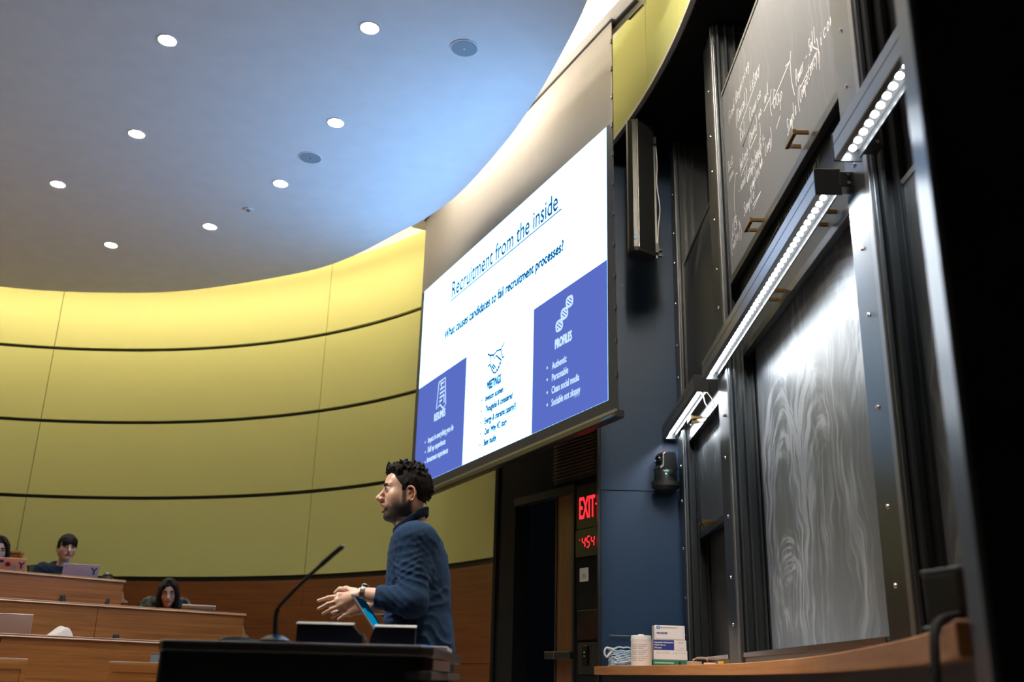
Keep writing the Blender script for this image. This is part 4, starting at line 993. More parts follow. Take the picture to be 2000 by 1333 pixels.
# low front panels before the first row
def low_panel(pa, pb, label):
    a, b = atz(*pa, 0.90), atz(*pb, 0.90); d = (b - a)[:2]; L = np.linalg.norm(d); d /= L; v = np.array([-d[1], d[0]])
    t = empty('front_panel_low', (a[0], a[1], 0), label, 'panel', 'low wooden panels before the front row')
    def bx(x0, x1, y0, y1, z0, z1):
        P = lambda x, y, z: (a[0] + d[0]*x + v[0]*y, a[1] + d[1]*x + v[1]*y, z)
        return MB().add([P(x0,y0,z0),P(x1,y0,z0),P(x1,y1,z0),P(x0,y1,z0),P(x0,y0,z1),P(x1,y0,z1),P(x1,y1,z1),P(x0,y1,z1)],
                        [(0,3,2,1),(4,5,6,7),(0,1,5,4),(1,2,6,5),(2,3,7,6),(3,0,4,7)])
    bx(0.0, L, 0.006, 0.030, 0.0, 0.885).build('board', M['bench'], t)
    bx(0.0, L, 0.0, 0.034, 0.885, 0.90).build('cap', M['lit_nosing'], t, bevel=0.003)
    bx(0.0, 0.03, 0.0, 0.006, 0.0, 0.885).build('stile', M['bench'], t)
    bx(L - 0.03, L, 0.0, 0.006, 0.0, 0.885).build('stile', M['bench'], t)
    bx(0.03, L - 0.03, 0.0, 0.006, 0.84, 0.885).build('rail', M['bench'], t)
low_panel((-130, 1281), (55, 1287), 'low wooden panel in the bottom left corner of the photo')
low_panel((213, 1292), (420, 1298), 'low wooden panel partly hidden behind the black lectern')
a = at(291, 1278, 6.3)
t = empty('folder', (a[0] + .05, a[1], 0.90), 'dark teal folder standing on the low panel left of the lectern', 'folder')
MB().box(a[0] - 0.004, a[0] + 0.10, 6.36, 6.372, 0.901, a[2] + 0.003).build('cover', M['mesh'], t, bevel=0.002)
MB().box(a[0] - 0.004, a[0] + 0.10, 6.35, 6.359, 0.901, a[2] - 0.003).build('pages', M['grille'], t)
MB().box(a[0] + 0.045, a[0] + 0.10, 6.3475, 6.3495, 0.915, 0.945).build('label', M['labelgrey'], t)

# chairs
def make_chair(x, y, z, rot, label=None, group=None):
    t = empty('swivel_chair', (0, 0, 0), label, 'chair', group)
    b = MB(); vs = []; n = 12
    for i in range(n + 1):
        th = math.radians(-52 + 104 * i / n)
        for (zz, rr) in ((0.48, 0.20), (0.62, 0.235), (0.80, 0.245), (0.865, 0.26)):
            for e in (0.0, 0.022): vs.append(((rr + e) * math.cos(th) * -1 + 0.0, (rr + e) * math.sin(th) * 1.05, zz + 0.035 * math.cos(th * 1.6) * (zz > 0.8)))
    fs = []
    for i in range(n):
        A, B = i * 8, i * 8 + 8
        for k in range(3):
            p, q = 2 * k, 2 * k + 2
            fs += [(A+p, B+p, B+q, A+q), (A+p+1, A+q+1, B+q+1, B+p+1)]
        fs += [(A, A+1, B+1, B), (A+6, B+6, B+7, A+7)]
    fs += [(0, 2, 3, 1), (2, 4, 5, 3), (4, 6, 7, 5)]; k = n * 8; fs += [(k, k+1, k+3, k+2), (k+2, k+3, k+5, k+4), (k+4, k+5, k+7, k+6)]
    b.add(vs, fs).build('backrest', M['mesh'], t, smooth=True)
    MB().lathe([(0.10, 0.42), (0.225, 0.43), (0.235, 0.46), (0.21, 0.482), (0.05, 0.486)], (0, 0, 0), 24).build('seat', M['mesh'], t, smooth=True)
    MB().tube([(-0.20, 0, 0.44), (-0.245, 0, 0.50), (-0.245, 0, 0.62)], 0.018, 8).build('back_support', M['satin'], t, smooth=True)
    MB().lathe([(0.03, 0.04), (0.03, 0.43)], (0, 0, 0), 12).build('pedestal', M['satin'], t, smooth=True)
    for k in range(5):
        an = 2 * math.pi * k / 5
        MB().tube([(0.02 * math.cos(an), 0.02 * math.sin(an), 0.075), (0.22 * math.cos(an), 0.22 * math.sin(an), 0.055)], [0.02, 0.012], 8).ball((0.22 * math.cos(an), 0.22 * math.sin(an), 0.026), 0.026, 8).build('leg', M['satin'], t, smooth=True)
    t.location = (x, y, z); t.rotation_euler = (0, 0, rot)
    return t
FR = math.atan2(-0.69, 0.72)
a = at(40, 1163, 8.85)
ch = make_chair(a[0], 8.85, 0.60, FR, 'dark chair whose curved back shows above the middle desk row at the left edge', 'dark swivel chairs')
def put(x, y, z, lb, rot=FR):
    c = copy_tree(ch); c.location = (x, y, z); c.rotation_euler = (0, 0, rot); c['label'] = lb; return c
a = at(182, 1177, 9.2); put(a[0], 9.2, 0.60, 'dark chair just peeking above the middle desk row, below the pinkish laptop')
a = at(498, 1247, 8.5); put(a[0], 8.5, 0.30, 'dark chair back behind the base of the microphone').scale = (1, 1, 0.93)

# laptops on the desks
def laptop(x, y, z, rot, mat, label, width=0.31, depth=0.215, tilt=24, deco=None, name='laptop'):
    # user sits on local +Y; the lid's outer side faces local -Y
    t = empty(name, (0, 0, 0), label, 'laptop')
    MB().box(-width/2, width/2, 0.0, depth, 0.001, 0.014).build('base', mat, t, bevel=0.003)
    MB().box(-width/2+.02, width/2-.02, 0.02, 0.10, 0.0142, 0.0150).build('keyboard', M['black'], t)
    c, s = math.cos(math.radians(tilt)), math.sin(math.radians(tilt))
    def L(x_, h, b): return (x_, -h * s - b * c, 0.014 + h * c - b * s)      # h up the lid, b outwards
    def lid(x0, x1, h0, h1, b0, b1):
        return MB().add([L(x0,h0,b0),L(x1,h0,b0),L(x1,h0,b1),L(x0,h0,b1),L(x0,h1,b0),L(x1,h1,b0),L(x1,h1,b1),L(x0,h1,b1)],
                        [(0,3,2,1),(4,5,6,7),(0,1,5,4),(1,2,6,5),(2,3,7,6),(3,0,4,7)])
    lo = lid(-width/2, width/2, 0.0, depth, -0.004, 0.003).build('lid', mat, t, bevel=0.002)
    lid(-width/2+.008, width/2-.008, 0.01, depth-.008, -0.0055, -0.0042).build('display', M['lapscreen'], t)
    XL, YL = np.array([1.0, 0, 0]), np.array([0, -s, c])
    for kind, px, ph, sz, mt in (deco or ()):
        m = MB(); p0 = np.array(L(px, ph, 0.0036))
        if kind == 'Y': add_text(m, 'Y', p0, XL, YL, sz, sz * 1.15, 0.0035)
        elif kind == 'o': m.lathe([(sz, 0), (sz, 0.0006)], p0, 16, np.column_stack([XL, YL, np.cross(XL, YL)]))
        elif kind == 'b': m.add([p0, p0 + XL * sz, p0 + XL * sz + YL * sz * .45, p0 + YL * sz * .45], [(0, 1, 2, 3)])
        else: add_text(m, kind, p0, XL, YL, sz, sz * .5, 0.001)
        m.build('sticker', mt, lo)
    t.location = (x, y, z); t.rotation_euler = (0, 0, rot); return t
def on_row(rw, px, py, back):
    # desk surface point behind the front edge seen at pixel (px, py)
    _, u, v, W = rw; z = {id(rA): 1.65, id(rB): 1.35, id(rC): 1.05}[id(rw)]
    p = atz(px, py, z); z -= 0.09; return p[0] + v[0] * back, p[1] + v[1] * back, z, math.atan2(u[1], u[0])
x, y, z, r = on_row(rA, 171, 1128, 0.19)
laptop(x, y, z, r - 0.35, M['laptop_pink'], 'pinkish silver laptop with a dark blue letter sticker before the man in the hoodie', deco=(('Y', 0.085, 0.125, 0.055, M['indigo']), ('R', -0.135, 0.185, 0.016, M['redprint'])))
x, y, z, r = on_row(rA, 20, 1116, 0.19)
laptop(x, y, z, r - 0.35, M['orange'], 'orange laptop lid covered in stickers at the left edge on the top desk row', width=0.36,
       deco=(('Y', 0.115, 0.125, 0.050, M['indigo']), ('o', 0.03, 0.158, 0.024, M['redprint']), ('o', 0.03, 0.158, 0.015, M['indigo']), ('b', -0.06, 0.170, 0.055, M['indigo']),
             ('o', 0.078, 0.135, 0.020, M['labelgrey']), ('b', -0.13, 0.125, 0.045, M['labelgrey']), ('b', -0.15, 0.165, 0.05, M['maskblue'])))
x, y, z, r = on_row(rC, 26, 1239, 0.19)
laptop(x, y, z, r - 0.35, M['laptop_silver'], 'plain silver laptop standing open on the lowest desk row', width=0.33, tilt=18)
x, y, z, r = on_row(rB, 402, 1194, 0.20)
laptop(x, y, z, r - 0.3, M['laptop_silver'], 'grey laptop whose lid just shows above the middle row beside the dark-haired woman', width=0.28, tilt=56)
def flask(x, y, z, h, rad, lb, knob):
    t = empty('drink_flask', (x, y, z), lb, 'flask')
    MB().lathe([(rad * .92, 0.0), (rad, 0.006), (rad, h * .72), (rad * .9, h * .78)], (x, y, z), 20).build('flask_body', M['satin'], t, smooth=True)
    MB().lathe([(rad * .88, h * .78), (rad * .86, h * .90), (rad * .55, h * .985), (rad * .1, h)], (x, y, z), 20).build('lid', M['black'], t, smooth=True)
    MB().ball((x, y - rad * .3, z + h * .985), (rad * .35, rad * .25, rad * .18), 10).build('spout', M[knob], t, smooth=True)
x, y, z, r = on_row(rA, 218, 1132, 0.10)
flask(x, y, z, 0.148, 0.052, 'squat black flask with a pale spout right of the pinkish laptop', 'bolt')
x, y, z, r = on_row(rC, 244, 1249, 0.14)
flask(x, y, z, 0.128, 0.026, 'small black flask top just showing above the lowest desk row', 'black')
# scarf heaped on the lowest row
x, y, z, r = on_row(rC, 124, 1245, 0.10)
g = MB(); N = 26; vs = []; rng = random.Random(4)
for i in range(N + 1):
    for j in range(N + 1):
        u_, v_ = i / N * 2 - 1, j / N * 2 - 1; d = math.hypot(u_, v_ * .9)
        h = max(0.0, 1 - d ** 2.2) ** 0.7 * (0.135 + 0.010 * math.sin(u_ * 4 + v_ * 3) + 0.005 * math.sin(v_ * 9 - u_ * 5)) * (1.1 + .25 * u_)
        p = rotm(rz=r) @ np.array([u_ * 0.13, v_ * 0.075, 0]); vs.append((x + p[0], y + p[1], z + .001 + h))
g.add(vs, [(i*(N+1)+j, (i+1)*(N+1)+j, (i+1)*(N+1)+j+1, i*(N+1)+j+1) for i in range(N) for j in range(N)])
tag(g.build('scarf', M['cloth'], None, smooth=True), 'crumpled beige scarf heaped on the lowest desk row', 'scarf')
# wooden cabinet corner behind the left-hand woman
p = at(41, 1077, 10.35)
t = empty('wood_cabinet', (p[0] - .3, 10.45, 0.9), 'wooden cabinet at the back wall behind the long-haired woman at the left edge', 'cabinet')
MB().box(p[0] - .9, p[0] - .004, 10.36, 10.42, 0.90, p[2] - 0.02).build('body', M['bench'], t)
MB().box(p[0] - .92, p[0] + .004, 10.34, 10.43, p[2] - 0.02, p[2]).build('top', M['lit_nosing'], t, bevel=0.003)
MB().box(p[0] - .45, p[0] - .03, 10.345, 10.358, 0.95, p[2] - 0.05).build('door', M['bench'], t)

# ------------------------------------------------------------------ lectern
t = lect = empty('lectern', (-0.5, 2.9, 0), 'big black lectern in the foreground with a raised rim and layered right edge', 'lectern')
ZT = 0.925
top = [(-0.865, 2.60), (-0.848, 2.575), (-0.20, 2.525), (-0.172, 2.55), (-0.150, 3.68), (-0.17, 3.72), (-0.90, 3.78), (-0.915, 3.75)]
MB().prism([(a, b, ZT - 0.028) for a, b in top], (0, 0, 0), (0, 0, 0.028)).build('top', M['lectop'], t, bevel=0.006) if 'lectop' in M else \
    MB().prism([(a, b, ZT - 0.028) for a, b in top], (0, 0, 0), (0, 0, 0.028)).build('top', M['satin'], t, bevel=0.006)
def inset(k, kx=0.0): cxx = sum(a for a, b in top) / 8; cyy = sum(b for a, b in top) / 8; return [(cxx + (a - cxx) * k, cyy + (b - cyy) * k) for a, b in top]
bodyp = [(-0.862, 2.605), (-0.848, 2.585), (-0.225, 2.545), (-0.20, 2.57), (-0.19, 3.66), (-0.20, 3.69), (-0.88, 3.74), (-0.895, 3.72)]
MB().prism([(a, b, 0.02) for a, b in bodyp], (0, 0, 0), (0, 0, ZT - 0.028 - 0.02)).build('body', M['matblack'], t)
M['lecwood'] = flat('lectern_brown', (0.075, 0.045, 0.038), 0.5)
for z0, z1 in ((0.845, 0.866), (0.800, 0.815), (0.62, 0.64)):
    MB().prism([(a, b, z0) for a, b in ((-0.24, 2.545), (-0.205, 2.53), (-0.175, 2.55), (-0.152, 3.66), (-0.168, 3.70), (-0.24, 3.70))], (0, 0, 0), (0, 0, z1 - z0)).build('shelf_edge', M['black'], t, bevel=0.003)
MB().add([(-0.176, 2.60, 0.868), (-0.158, 3.08, 0.868), (-0.158, 3.08, 0.895), (-0.176, 2.60, 0.895), (-0.20, 2.60, 0.868), (-0.19, 3.08, 0.868), (-0.19, 3.08, 0.895), (-0.20, 2.60, 0.895)],
         [(0,1,2,3),(4,7,6,5),(0,4,5,1),(3,2,6,7),(0,3,7,4),(1,5,6,2)]).build('side_panel', M['lecwood'], t)
MB().add([(-0.178, 2.58, 0.66), (-0.168, 2.85, 0.66), (-0.168, 2.85, 0.798), (-0.178, 2.58, 0.798), (-0.20, 2.58, 0.66), (-0.19, 2.85, 0.66), (-0.19, 2.85, 0.798), (-0.20, 2.58, 0.798)],
         [(0,1,2,3),(4,7,6,5),(0,4,5,1),(3,2,6,7),(0,3,7,4),(1,5,6,2)]).build('side_panel', M['lecwood'], t)
MB().prism([(a, b, 0.0) for a, b in inset(0.85)], (0, 0, 0), (0, 0, 0.02)).build('plinth', M['black'], t)
def q3(px, py, Y=3.0): p = at(px, py, Y); return (p[0], Y, p[2])
def rim(pts):
    P = [q3(*p) for p in pts]; P = [P[0], *P[1:-1], P[-1]]
    lo = [(P[0][0], 3.0, ZT), *P, (P[-1][0], 3.0, ZT)]
    return MB().prism(lo, (0, 0, 0), (0, 0.022, 0))
rim([(580, 1220), (690, 1223), (708, 1244)]).build('raised_rim', M['navy'], t, bevel=0.002)
rim([(722, 1247), (732, 1226), (812, 1228)]).build('raised_rim', M['navy'], t, bevel=0.002)
for (a, b) in (((579, 1219), (691, 1222)), ((731, 1225), (813, 1227))):
    p, q = q3(*a), q3(*b)
    MB().add([(p[0],2.994,p[2]),(q[0],2.994,q[2]),(q[0],3.026,q[2]),(p[0],3.026,p[2]),(p[0],2.996,p[2]+.002),(q[0],2.996,q[2]+.002),(q[0],3.024,q[2]+.008),(p[0],3.024,p[2]+.008)], [(0,3,2,1),(4,5,6,7),(0,1,5,4),(1,2,6,5),(2,3,7,6),(3,0,4,7)]).build('rim_highlight', M['trimgrey'], t)  # sloped grey strip painted in as the highlight along the navy rim
# gooseneck microphone
gp = [at(537, 1252, 2.68), at(538, 1222, 2.68), at(541, 1194, 2.68), at(556, 1173, 2.68), at(600, 1129, 2.68), at(642, 1091, 2.68), at(651, 1083, 2.68), at(668, 1069, 2.68)]
t = empty('gooseneck_microphone', (gp[0][0], 2.68, ZT), 'thin black gooseneck microphone rising from the left of the lectern', 'microphone')
MB().lathe([(0.040, 0.001), (0.040, 0.008), (0.022, 0.018), (0.012, 0.020)], (gp[0][0], 2.68, ZT), 24).build('base', M['satin'], t, smooth=True)
cv = catmull([(gp[0][0], 2.68, ZT + .018)] + gp[1:], 6)
MB().tube(cv[:14], 0.0062, 12).build('collar', M['black'], t, smooth=True)
MB().tube(cv[12:-8], 0.0048, 12).build('neck', M['satin'], t, smooth=True)
MB().tube(cv[-16:], [0.0052] + [0.0066] * 14 + [0.0066], 14).build('capsule', M['satin'], t, smooth=True)
MB().ball(cv[-1], 0.0068, 12).build('grille', M['rail'], t, smooth=True)
MB().lathe([(0.012, 0.0), (0.010, 0.012)], (gp[0][0] + .008, 2.66, ZT + .008), 12).build('base_highlight', M['boxsky'], t, smooth=True)  # blue ring stands in for a highlight on the dark base
# lecturer's laptop, seen edge-on
t = empty('lecturer_laptop', (-0.30, 3.2, ZT), 'open laptop with a blue glowing display seen edge-on on the lectern', 'laptop')
tn = at(688, 1160, 3.05); hx_, hz_ = -0.352, ZT + 0.014
n1, f1 = np.array([tn[0], 3.05, tn[2]]), np.array([tn[0] + 0.002, 3.34, tn[2]])
n0, f0 = np.array([hx_, 3.05, hz_]), np.array([hx_ + 0.002, 3.34, hz_])
nn = np.cross(f0 - n0, n1 - n0); nn /= np.linalg.norm(nn); nn = nn if nn[0] > 0 else -nn
MB().prism([n0, n1, f1, f0], nn * -0.006, nn * 0.0).build('lid', M['laptop_silver'], t, bevel=0.0015)
def lp(a, b): return n0 + (f0 - n0) * a + (n1 - n0) * b
MB().prism([lp(.02,.03), lp(.02,.985), lp(.98,.985), lp(.98,.03)], nn * 0.0, nn * 0.0008).build('bezel', M['lapdark'], t)
MB().prism([lp(.05,.08), lp(.05,.72), lp(.35,.74), lp(.35,.08)], nn * 0.001, nn * 0.0014).prism([lp(.40,.30), lp(.40,.70), lp(.70,.66), lp(.70,.34)], nn * 0.001, nn * 0.0014).build('display', M['lapscreen'], t)
MB().box(hx_, hx_ + 0.185, 3.05, 3.335, ZT + .001, ZT + .014).build('base', M['laptop_silver'], t, bevel=0.002)
MB().box(hx_ + .03, hx_ + .11, 3.07, 3.315, ZT + .014, ZT + .0148).build('keyboard', M['black'], t)
p = q3(711, 1240, 2.985)
t = empty('cable_plug', (p[0], p[1], ZT), 'small silver and red plug in the notch of the lectern rim', 'plug')
MB().tube([(p[0] + .012, p[1], ZT + .006), (p[0] - .004, p[1], p[2] + .001)], 0.0055, 10).build('plug', M['bolt'], t, smooth=True)
MB().tube([(p[0] + .016, p[1], ZT + .004), (p[0] + .006, p[1] - .003, ZT + .012)], 0.0045, 10).build('ring', M['redprint'], t, smooth=True)
MB().tube([(p[0] + .02, p[1] + .004, ZT + .004), (p[0] + .05, p[1] - .012, ZT + .004), (p[0] + .10, p[1] - .015, ZT + .004)], 0.003, 8).build('cord', M['black'], t, smooth=True)

# ================================================================== PEOPLE (bodies sculpted as one blended surface)
class Field:
    def __init__(s, xs, ys, zs):
        s.ax = [np.asarray(a, np.float32) for a in (xs, ys, zs)]
        s.F = np.full([len(a) for a in s.ax], 0.07, np.float32)
    def win(s, lo, hi):
        sl = []
        for a, l, h in zip(s.ax, lo, hi):
            i, j = np.searchsorted(a, l), np.searchsorted(a, h)
            if j - i < 2: return None
            sl.append(slice(i, j))
        return tuple(sl)
    def grid(s, sl): return np.meshgrid(s.ax[0][sl[0]], s.ax[1][sl[1]], s.ax[2][sl[2]], indexing='ij', sparse=True)
    def put(s, sl, d, k, mode):
        A = s.F[sl]; k = max(k, 1e-5)
        if mode == '+': h = np.maximum(k - np.abs(A - d), 0) / k; s.F[sl] = np.minimum(A, d) - h * h * k * .25
        elif mode == '-': d = -d; h = np.maximum(k - np.abs(A - d), 0) / k; s.F[sl] = np.maximum(A, d) + h * h * k * .25
        else: h = np.maximum(k - np.abs(A - d), 0) / k; s.F[sl] = np.maximum(A, d) + h * h * k * .25
    def cone(s, a, b, ra, rb=None, k=.01, mode='+'):
        a, b = np.array(a, float), np.array(b, float); rb = ra if rb is None else rb
        m = max(ra, rb) + .07; sl = s.win(np.minimum(a, b) - m, np.maximum(a, b) + m)
        if sl is None: return
        X, Y, Z = s.grid(sl); ba = b - a; L2 = max(ba @ ba, 1e-9)
        t = np.clip(((X - a[0]) * ba[0] + (Y - a[1]) * ba[1] + (Z - a[2]) * ba[2]) / L2, 0, 1)
        d = np.sqrt((X - a[0] - t * ba[0]) ** 2 + (Y - a[1] - t * ba[1]) ** 2 + (Z - a[2] - t * ba[2]) ** 2) - (ra + (rb - ra) * t)
        s.put(sl, d.astype(np.float32), k, mode)
    def chain(s, pts, rs, k=.01, mode='+'):
        for i in range(len(pts) - 1): s.cone(pts[i], pts[i + 1], rs[i], rs[i + 1], k, mode)
    def ell(s, c, r, R=None, k=.01, mode='+'):
        c = np.array(c, float); r = np.array(r, float); R = np.eye(3) if R is None else R     # columns of R: local axes
        m = max(r) + .07; sl = s.win(c - m, c + m)
        if sl is None: return
        X, Y, Z = s.grid(sl); X, Y, Z = X - c[0], Y - c[1], Z - c[2]
        q = [X * R[0, i] + Y * R[1, i] + Z * R[2, i] for i in range(3)]
        k0 = np.sqrt(sum((q[i] / r[i]) ** 2 for i in range(3))); k1 = np.sqrt(sum((q[i] / r[i] ** 2) ** 2 for i in range(3))) + 1e-9
        s.put(sl, (k0 * (k0 - 1) / k1).astype(np.float32), k, mode)
    def stack(s, lv, k=.02, p=2.4, ax=None):
        # lv: rows (z, cx, cy, rx, ry[, yaw]) of superellipse sections
        lv = sorted(lv); z = np.array([l[0] for l in lv]); I = lambda j, Z: np.interp(Z, z, [l[j] for l in lv])
        m = .07; lo = [min(l[1] - l[3] - l[4] for l in lv) - m, min(l[2] - l[3] - l[4] for l in lv) - m, z[0] - m]; hi = [max(l[1] + l[3] + l[4] for l in lv) + m, max(l[2] + l[3] + l[4] for l in lv) + m, z[-1] + m]
        sl = s.win(lo, hi)
        if sl is None: return
        X, Y, Z = s.grid(sl); Zc = np.clip(Z, z[0], z[-1])
        cx, cy, rx, ry = I(1, Zc), I(2, Zc), I(3, Zc), I(4, Zc)
        U, V = X - cx, Y - cy
        if ax is not None: U, V = U * ax[0] + V * ax[1], -U * ax[1] + V * ax[0]
        q = (np.abs(U / rx) ** p + np.abs(V / ry) ** p) ** (1 / p)
        d = (q - 1) * np.minimum(rx, ry) * .9
        d = np.maximum(d, np.abs(Z - (z[0] + z[-1]) / 2) - (z[-1] - z[0]) / 2)
        s.put(sl, d.astype(np.float32), k, '+')
    def mesh(s):
        F = s.F; ins = F < 0; nx, ny, nz = F.shape
        c = [(i, j, l) for i in (0, 1) for j in (0, 1) for l in (0, 1)]
        S0 = [slice(0, n - 1) for n in F.shape]
        def corner(A, o): return A[o[0]:nx - 1 + o[0], o[1]:ny - 1 + o[1], o[2]:nz - 1 + o[2]]
        cnt = sum(corner(ins, o).astype(np.int8) for o in c)
        idx = np.argwhere((cnt > 0) & (cnt < 8)); n = len(idx)
        ids = np.full((nx - 1, ny - 1, nz - 1), -1, np.int32); ids[tuple(idx.T)] = np.arange(n)
        acc = np.zeros((n, 3)); w = np.zeros(n)
        for axis in range(3):
            for o in c:
                if o[axis]: continue
                e = list(o); e[axis] = 1
                a, b = idx + o, idx + e
                fa, fb = F[tuple(a.T)], F[tuple(b.T)]; m = (fa < 0) != (fb < 0)
                t = np.where(m, fa / (fa - fb + 1e-12), 0)
                for d in range(3):
                    A = s.ax[d]; pa, pb = A[a[:, d]], A[b[:, d]]
                    acc[:, d] += np.where(m, pa + (pb - pa) * t, 0)
                w += m
        v = acc / np.maximum(w, 1)[:, None]; quads = []
        for axis in range(3):
            o1, o2 = [(1, 2), (2, 0), (0, 1)][axis]
            A = np.moveaxis(ins, axis, 0); m = A[:-1] != A[1:]; e = np.moveaxis(m, 0, axis)
            q = np.argwhere(e); q = q[(q[:, o1] > 0) & (q[:, o2] > 0) & (q[:, o1] < F.shape[o1] - 1) & (q[:, o2] < F.shape[o2] - 1)]
            f0 = ins[tuple(q.T)]
            g = []
            for da, db in ((0, 0), (1, 0), (1, 1), (0, 1)):
                r = q.copy(); r[:, o1] -= da; r[:, o2] -= db; g.append(ids[tuple(r.T)])
            g = np.stack(g, 1); g[~f0] = g[~f0][:, ::-1]; quads.append(g)
        f = np.concatenate(quads); f = f[(f >= 0).all(1)]
        return v, f[:, ::-1]
def mesh_obj(name, v, f, mat, parent=None, col=None):
    me = bpy.data.meshes.new(name); off = np.array(wloc(parent)) if parent is not None else np.zeros(3)
    vv = (v - off).astype(np.float32)
    me.vertices.add(len(vv)); me.vertices.foreach_set('co', vv.ravel())
    me.loops.add(len(f) * 4); me.loops.foreach_set('vertex_index', f.astype(np.int32).ravel())
    me.polygons.add(len(f)); me.polygons.foreach_set('loop_start', (np.arange(len(f)) * 4).astype(np.int32))
    me.update(calc_edges=True); me.validate(); me.shade_smooth()
    if col is not None:
        at_ = me.color_attributes.new('tone', 'FLOAT_COLOR', 'POINT')
        c = np.ones((len(v), 4), np.float32); c[:, :3] = col; at_.data.foreach_set('color', c.ravel())
    o = bpy.data.objects.new(name, me); COL.objects.link(o); me.materials.append(mat)
    if parent is not None: o.parent = parent
    fix_normals_fast(me)
    return o
def fix_normals_fast(me): pass
def skin_mat(name, rough=0.42):
    m, t, b = nt(name); a = node(t, 'ShaderNodeAttribute'); a.attribute_name = 'tone'
    n = node(t, 'ShaderNodeTexNoise', Scale=60.0, Detail=5.0); tc = node(t, 'ShaderNodeTexCoord'); t.links.new(tc.outputs['Object'], n.inputs['Vector'])
    mx = node(t, 'ShaderNodeMixRGB', blend_type='MULTIPLY'); mx.inputs[0].default_value = 0.25
    t.links.new(a.outputs['Color'], mx.inputs[1]); t.links.new(n.outputs['Fac'], mx.inputs[2])
    g = node(t, 'ShaderNodeGamma'); g.inputs[1].default_value = 1.0; t.links.new(mx.outputs[0], g.inputs[0])
    t.links.new(g.outputs[0], b.inputs['Base Color']); b.inputs['Roughness'].default_value = rough
    b.inputs['Subsurface Weight'].default_value = 0.12; b.inputs['Subsurface Radius'].default_value = (0.012, 0.005, 0.003); b.inputs['Subsurface Scale'].default_value = 0.6
    bp = node(t, 'ShaderNodeBump', Strength=0.15, Distance=0.001); t.links.new(n.outputs['Fac'], bp.inputs['Height']); t.links.new(bp.outputs[0], b.inputs['Normal'])
    return m
def knit(name, c1, c2, scale=420, rough=0.9, blotch=0.0):
    m, t, b = nt(name); tc = node(t, 'ShaderNodeTexCoord')
    n = node(t, 'ShaderNodeTexNoise', Scale=float(scale), Detail=3.0); t.links.new(tc.outputs['Object'], n.inputs['Vector'])
    r = node(t, 'ShaderNodeValToRGB'); r.color_ramp.elements[0].color = (*c1, 1); r.color_ramp.elements[1].color = (*c2, 1)
    r.color_ramp.elements[0].position = .35; r.color_ramp.elements[1].position = .7
    t.links.new(n.outputs['Fac'], r.inputs[0]); t.links.new(r.outputs[0], b.inputs['Base Color'])
    b.inputs['Roughness'].default_value = rough; b.inputs['Specular IOR Level'].default_value = .15
    b.inputs['Sheen Weight'].default_value = .10; b.inputs['Sheen Tint'].default_value = (*[min(1, 4 * q) for q in c2], 1)
    bp = node(t, 'ShaderNodeBump', Strength=0.25, Distance=0.001); t.links.new(n.outputs['Fac'], bp.inputs['Height']); t.links.new(bp.outputs[0], b.inputs['Normal'])
    return m
def hair_mat(name, col, stretch):
    m, t, b = nt(name); tc = node(t, 'ShaderNodeTexCoord'); mp = node(t, 'ShaderNodeMapping'); mp.inputs['Scale'].default_value = stretch
    t.links.new(tc.outputs['Object'], mp.inputs['Vector']); n = node(t, 'ShaderNodeTexNoise', Scale=90.0, Detail=4.0, Distortion=.6); t.links.new(mp.outputs[0], n.inputs['Vector'])
    r = node(t, 'ShaderNodeValToRGB'); r.color_ramp.elements[0].color = (*[q * .5 for q in col], 1); r.color_ramp.elements[1].color = (*[q * 1.8 for q in col], 1)
    t.links.new(n.outputs['Fac'], r.inputs[0]); t.links.new(r.outputs[0], b.inputs['Base Color']); b.inputs['Roughness'].default_value = .55; b.inputs['Specular IOR Level'].default_value = .07
    bp = node(t, 'ShaderNodeBump', Strength=0.7, Distance=0.003); t.links.new(n.outputs['Fac'], bp.inputs['Height']); t.links.new(bp.outputs[0], b.inputs['Normal'])
    return m
M['skin'] = skin_mat('skin'); M['hair'] = hair_mat('black_hair', (0.012, 0.010, 0.009), (1, 1, 1)); M['longhair'] = hair_mat('long_black_hair', (0.010, 0.009, 0.009), (1, 1, .15))
M['sweater'] = knit('navy_knit', (0.008, 0.022, 0.055), (0.019, 0.045, 0.095))
M['collar'] = knit('dark_collar_knit', (0.004, 0.008, 0.022), (0.010, 0.018, 0.04))
M['jeans'] = knit('dark_trousers', (0.006, 0.008, 0.016), (0.014, 0.018, 0.032), 700)
M['hoodie'] = knit('dark_hoodie', (0.008, 0.013, 0.026), (0.016, 0.026, 0.05))
M['camo'] = knit('mottled_jacket', (0.006, 0.009, 0.008), (0.10, 0.105, 0.09), 26)
M['darktop'] = knit('dark_top', (0.006, 0.006, 0.008), (0.015, 0.014, 0.016))
M['eyewhite'] = flat('eye_white', (0.42, 0.39, 0.37), 0.3); M['iris'] = flat('dark_iris', (0.012, 0.007, 0.005), 0.1)
M['brow'] = flat('eyebrow_hair', (0.012, 0.009, 0.008), 0.8); M['tooth'] = flat('teeth', (0.62, 0.58, 0.52), 0.3)

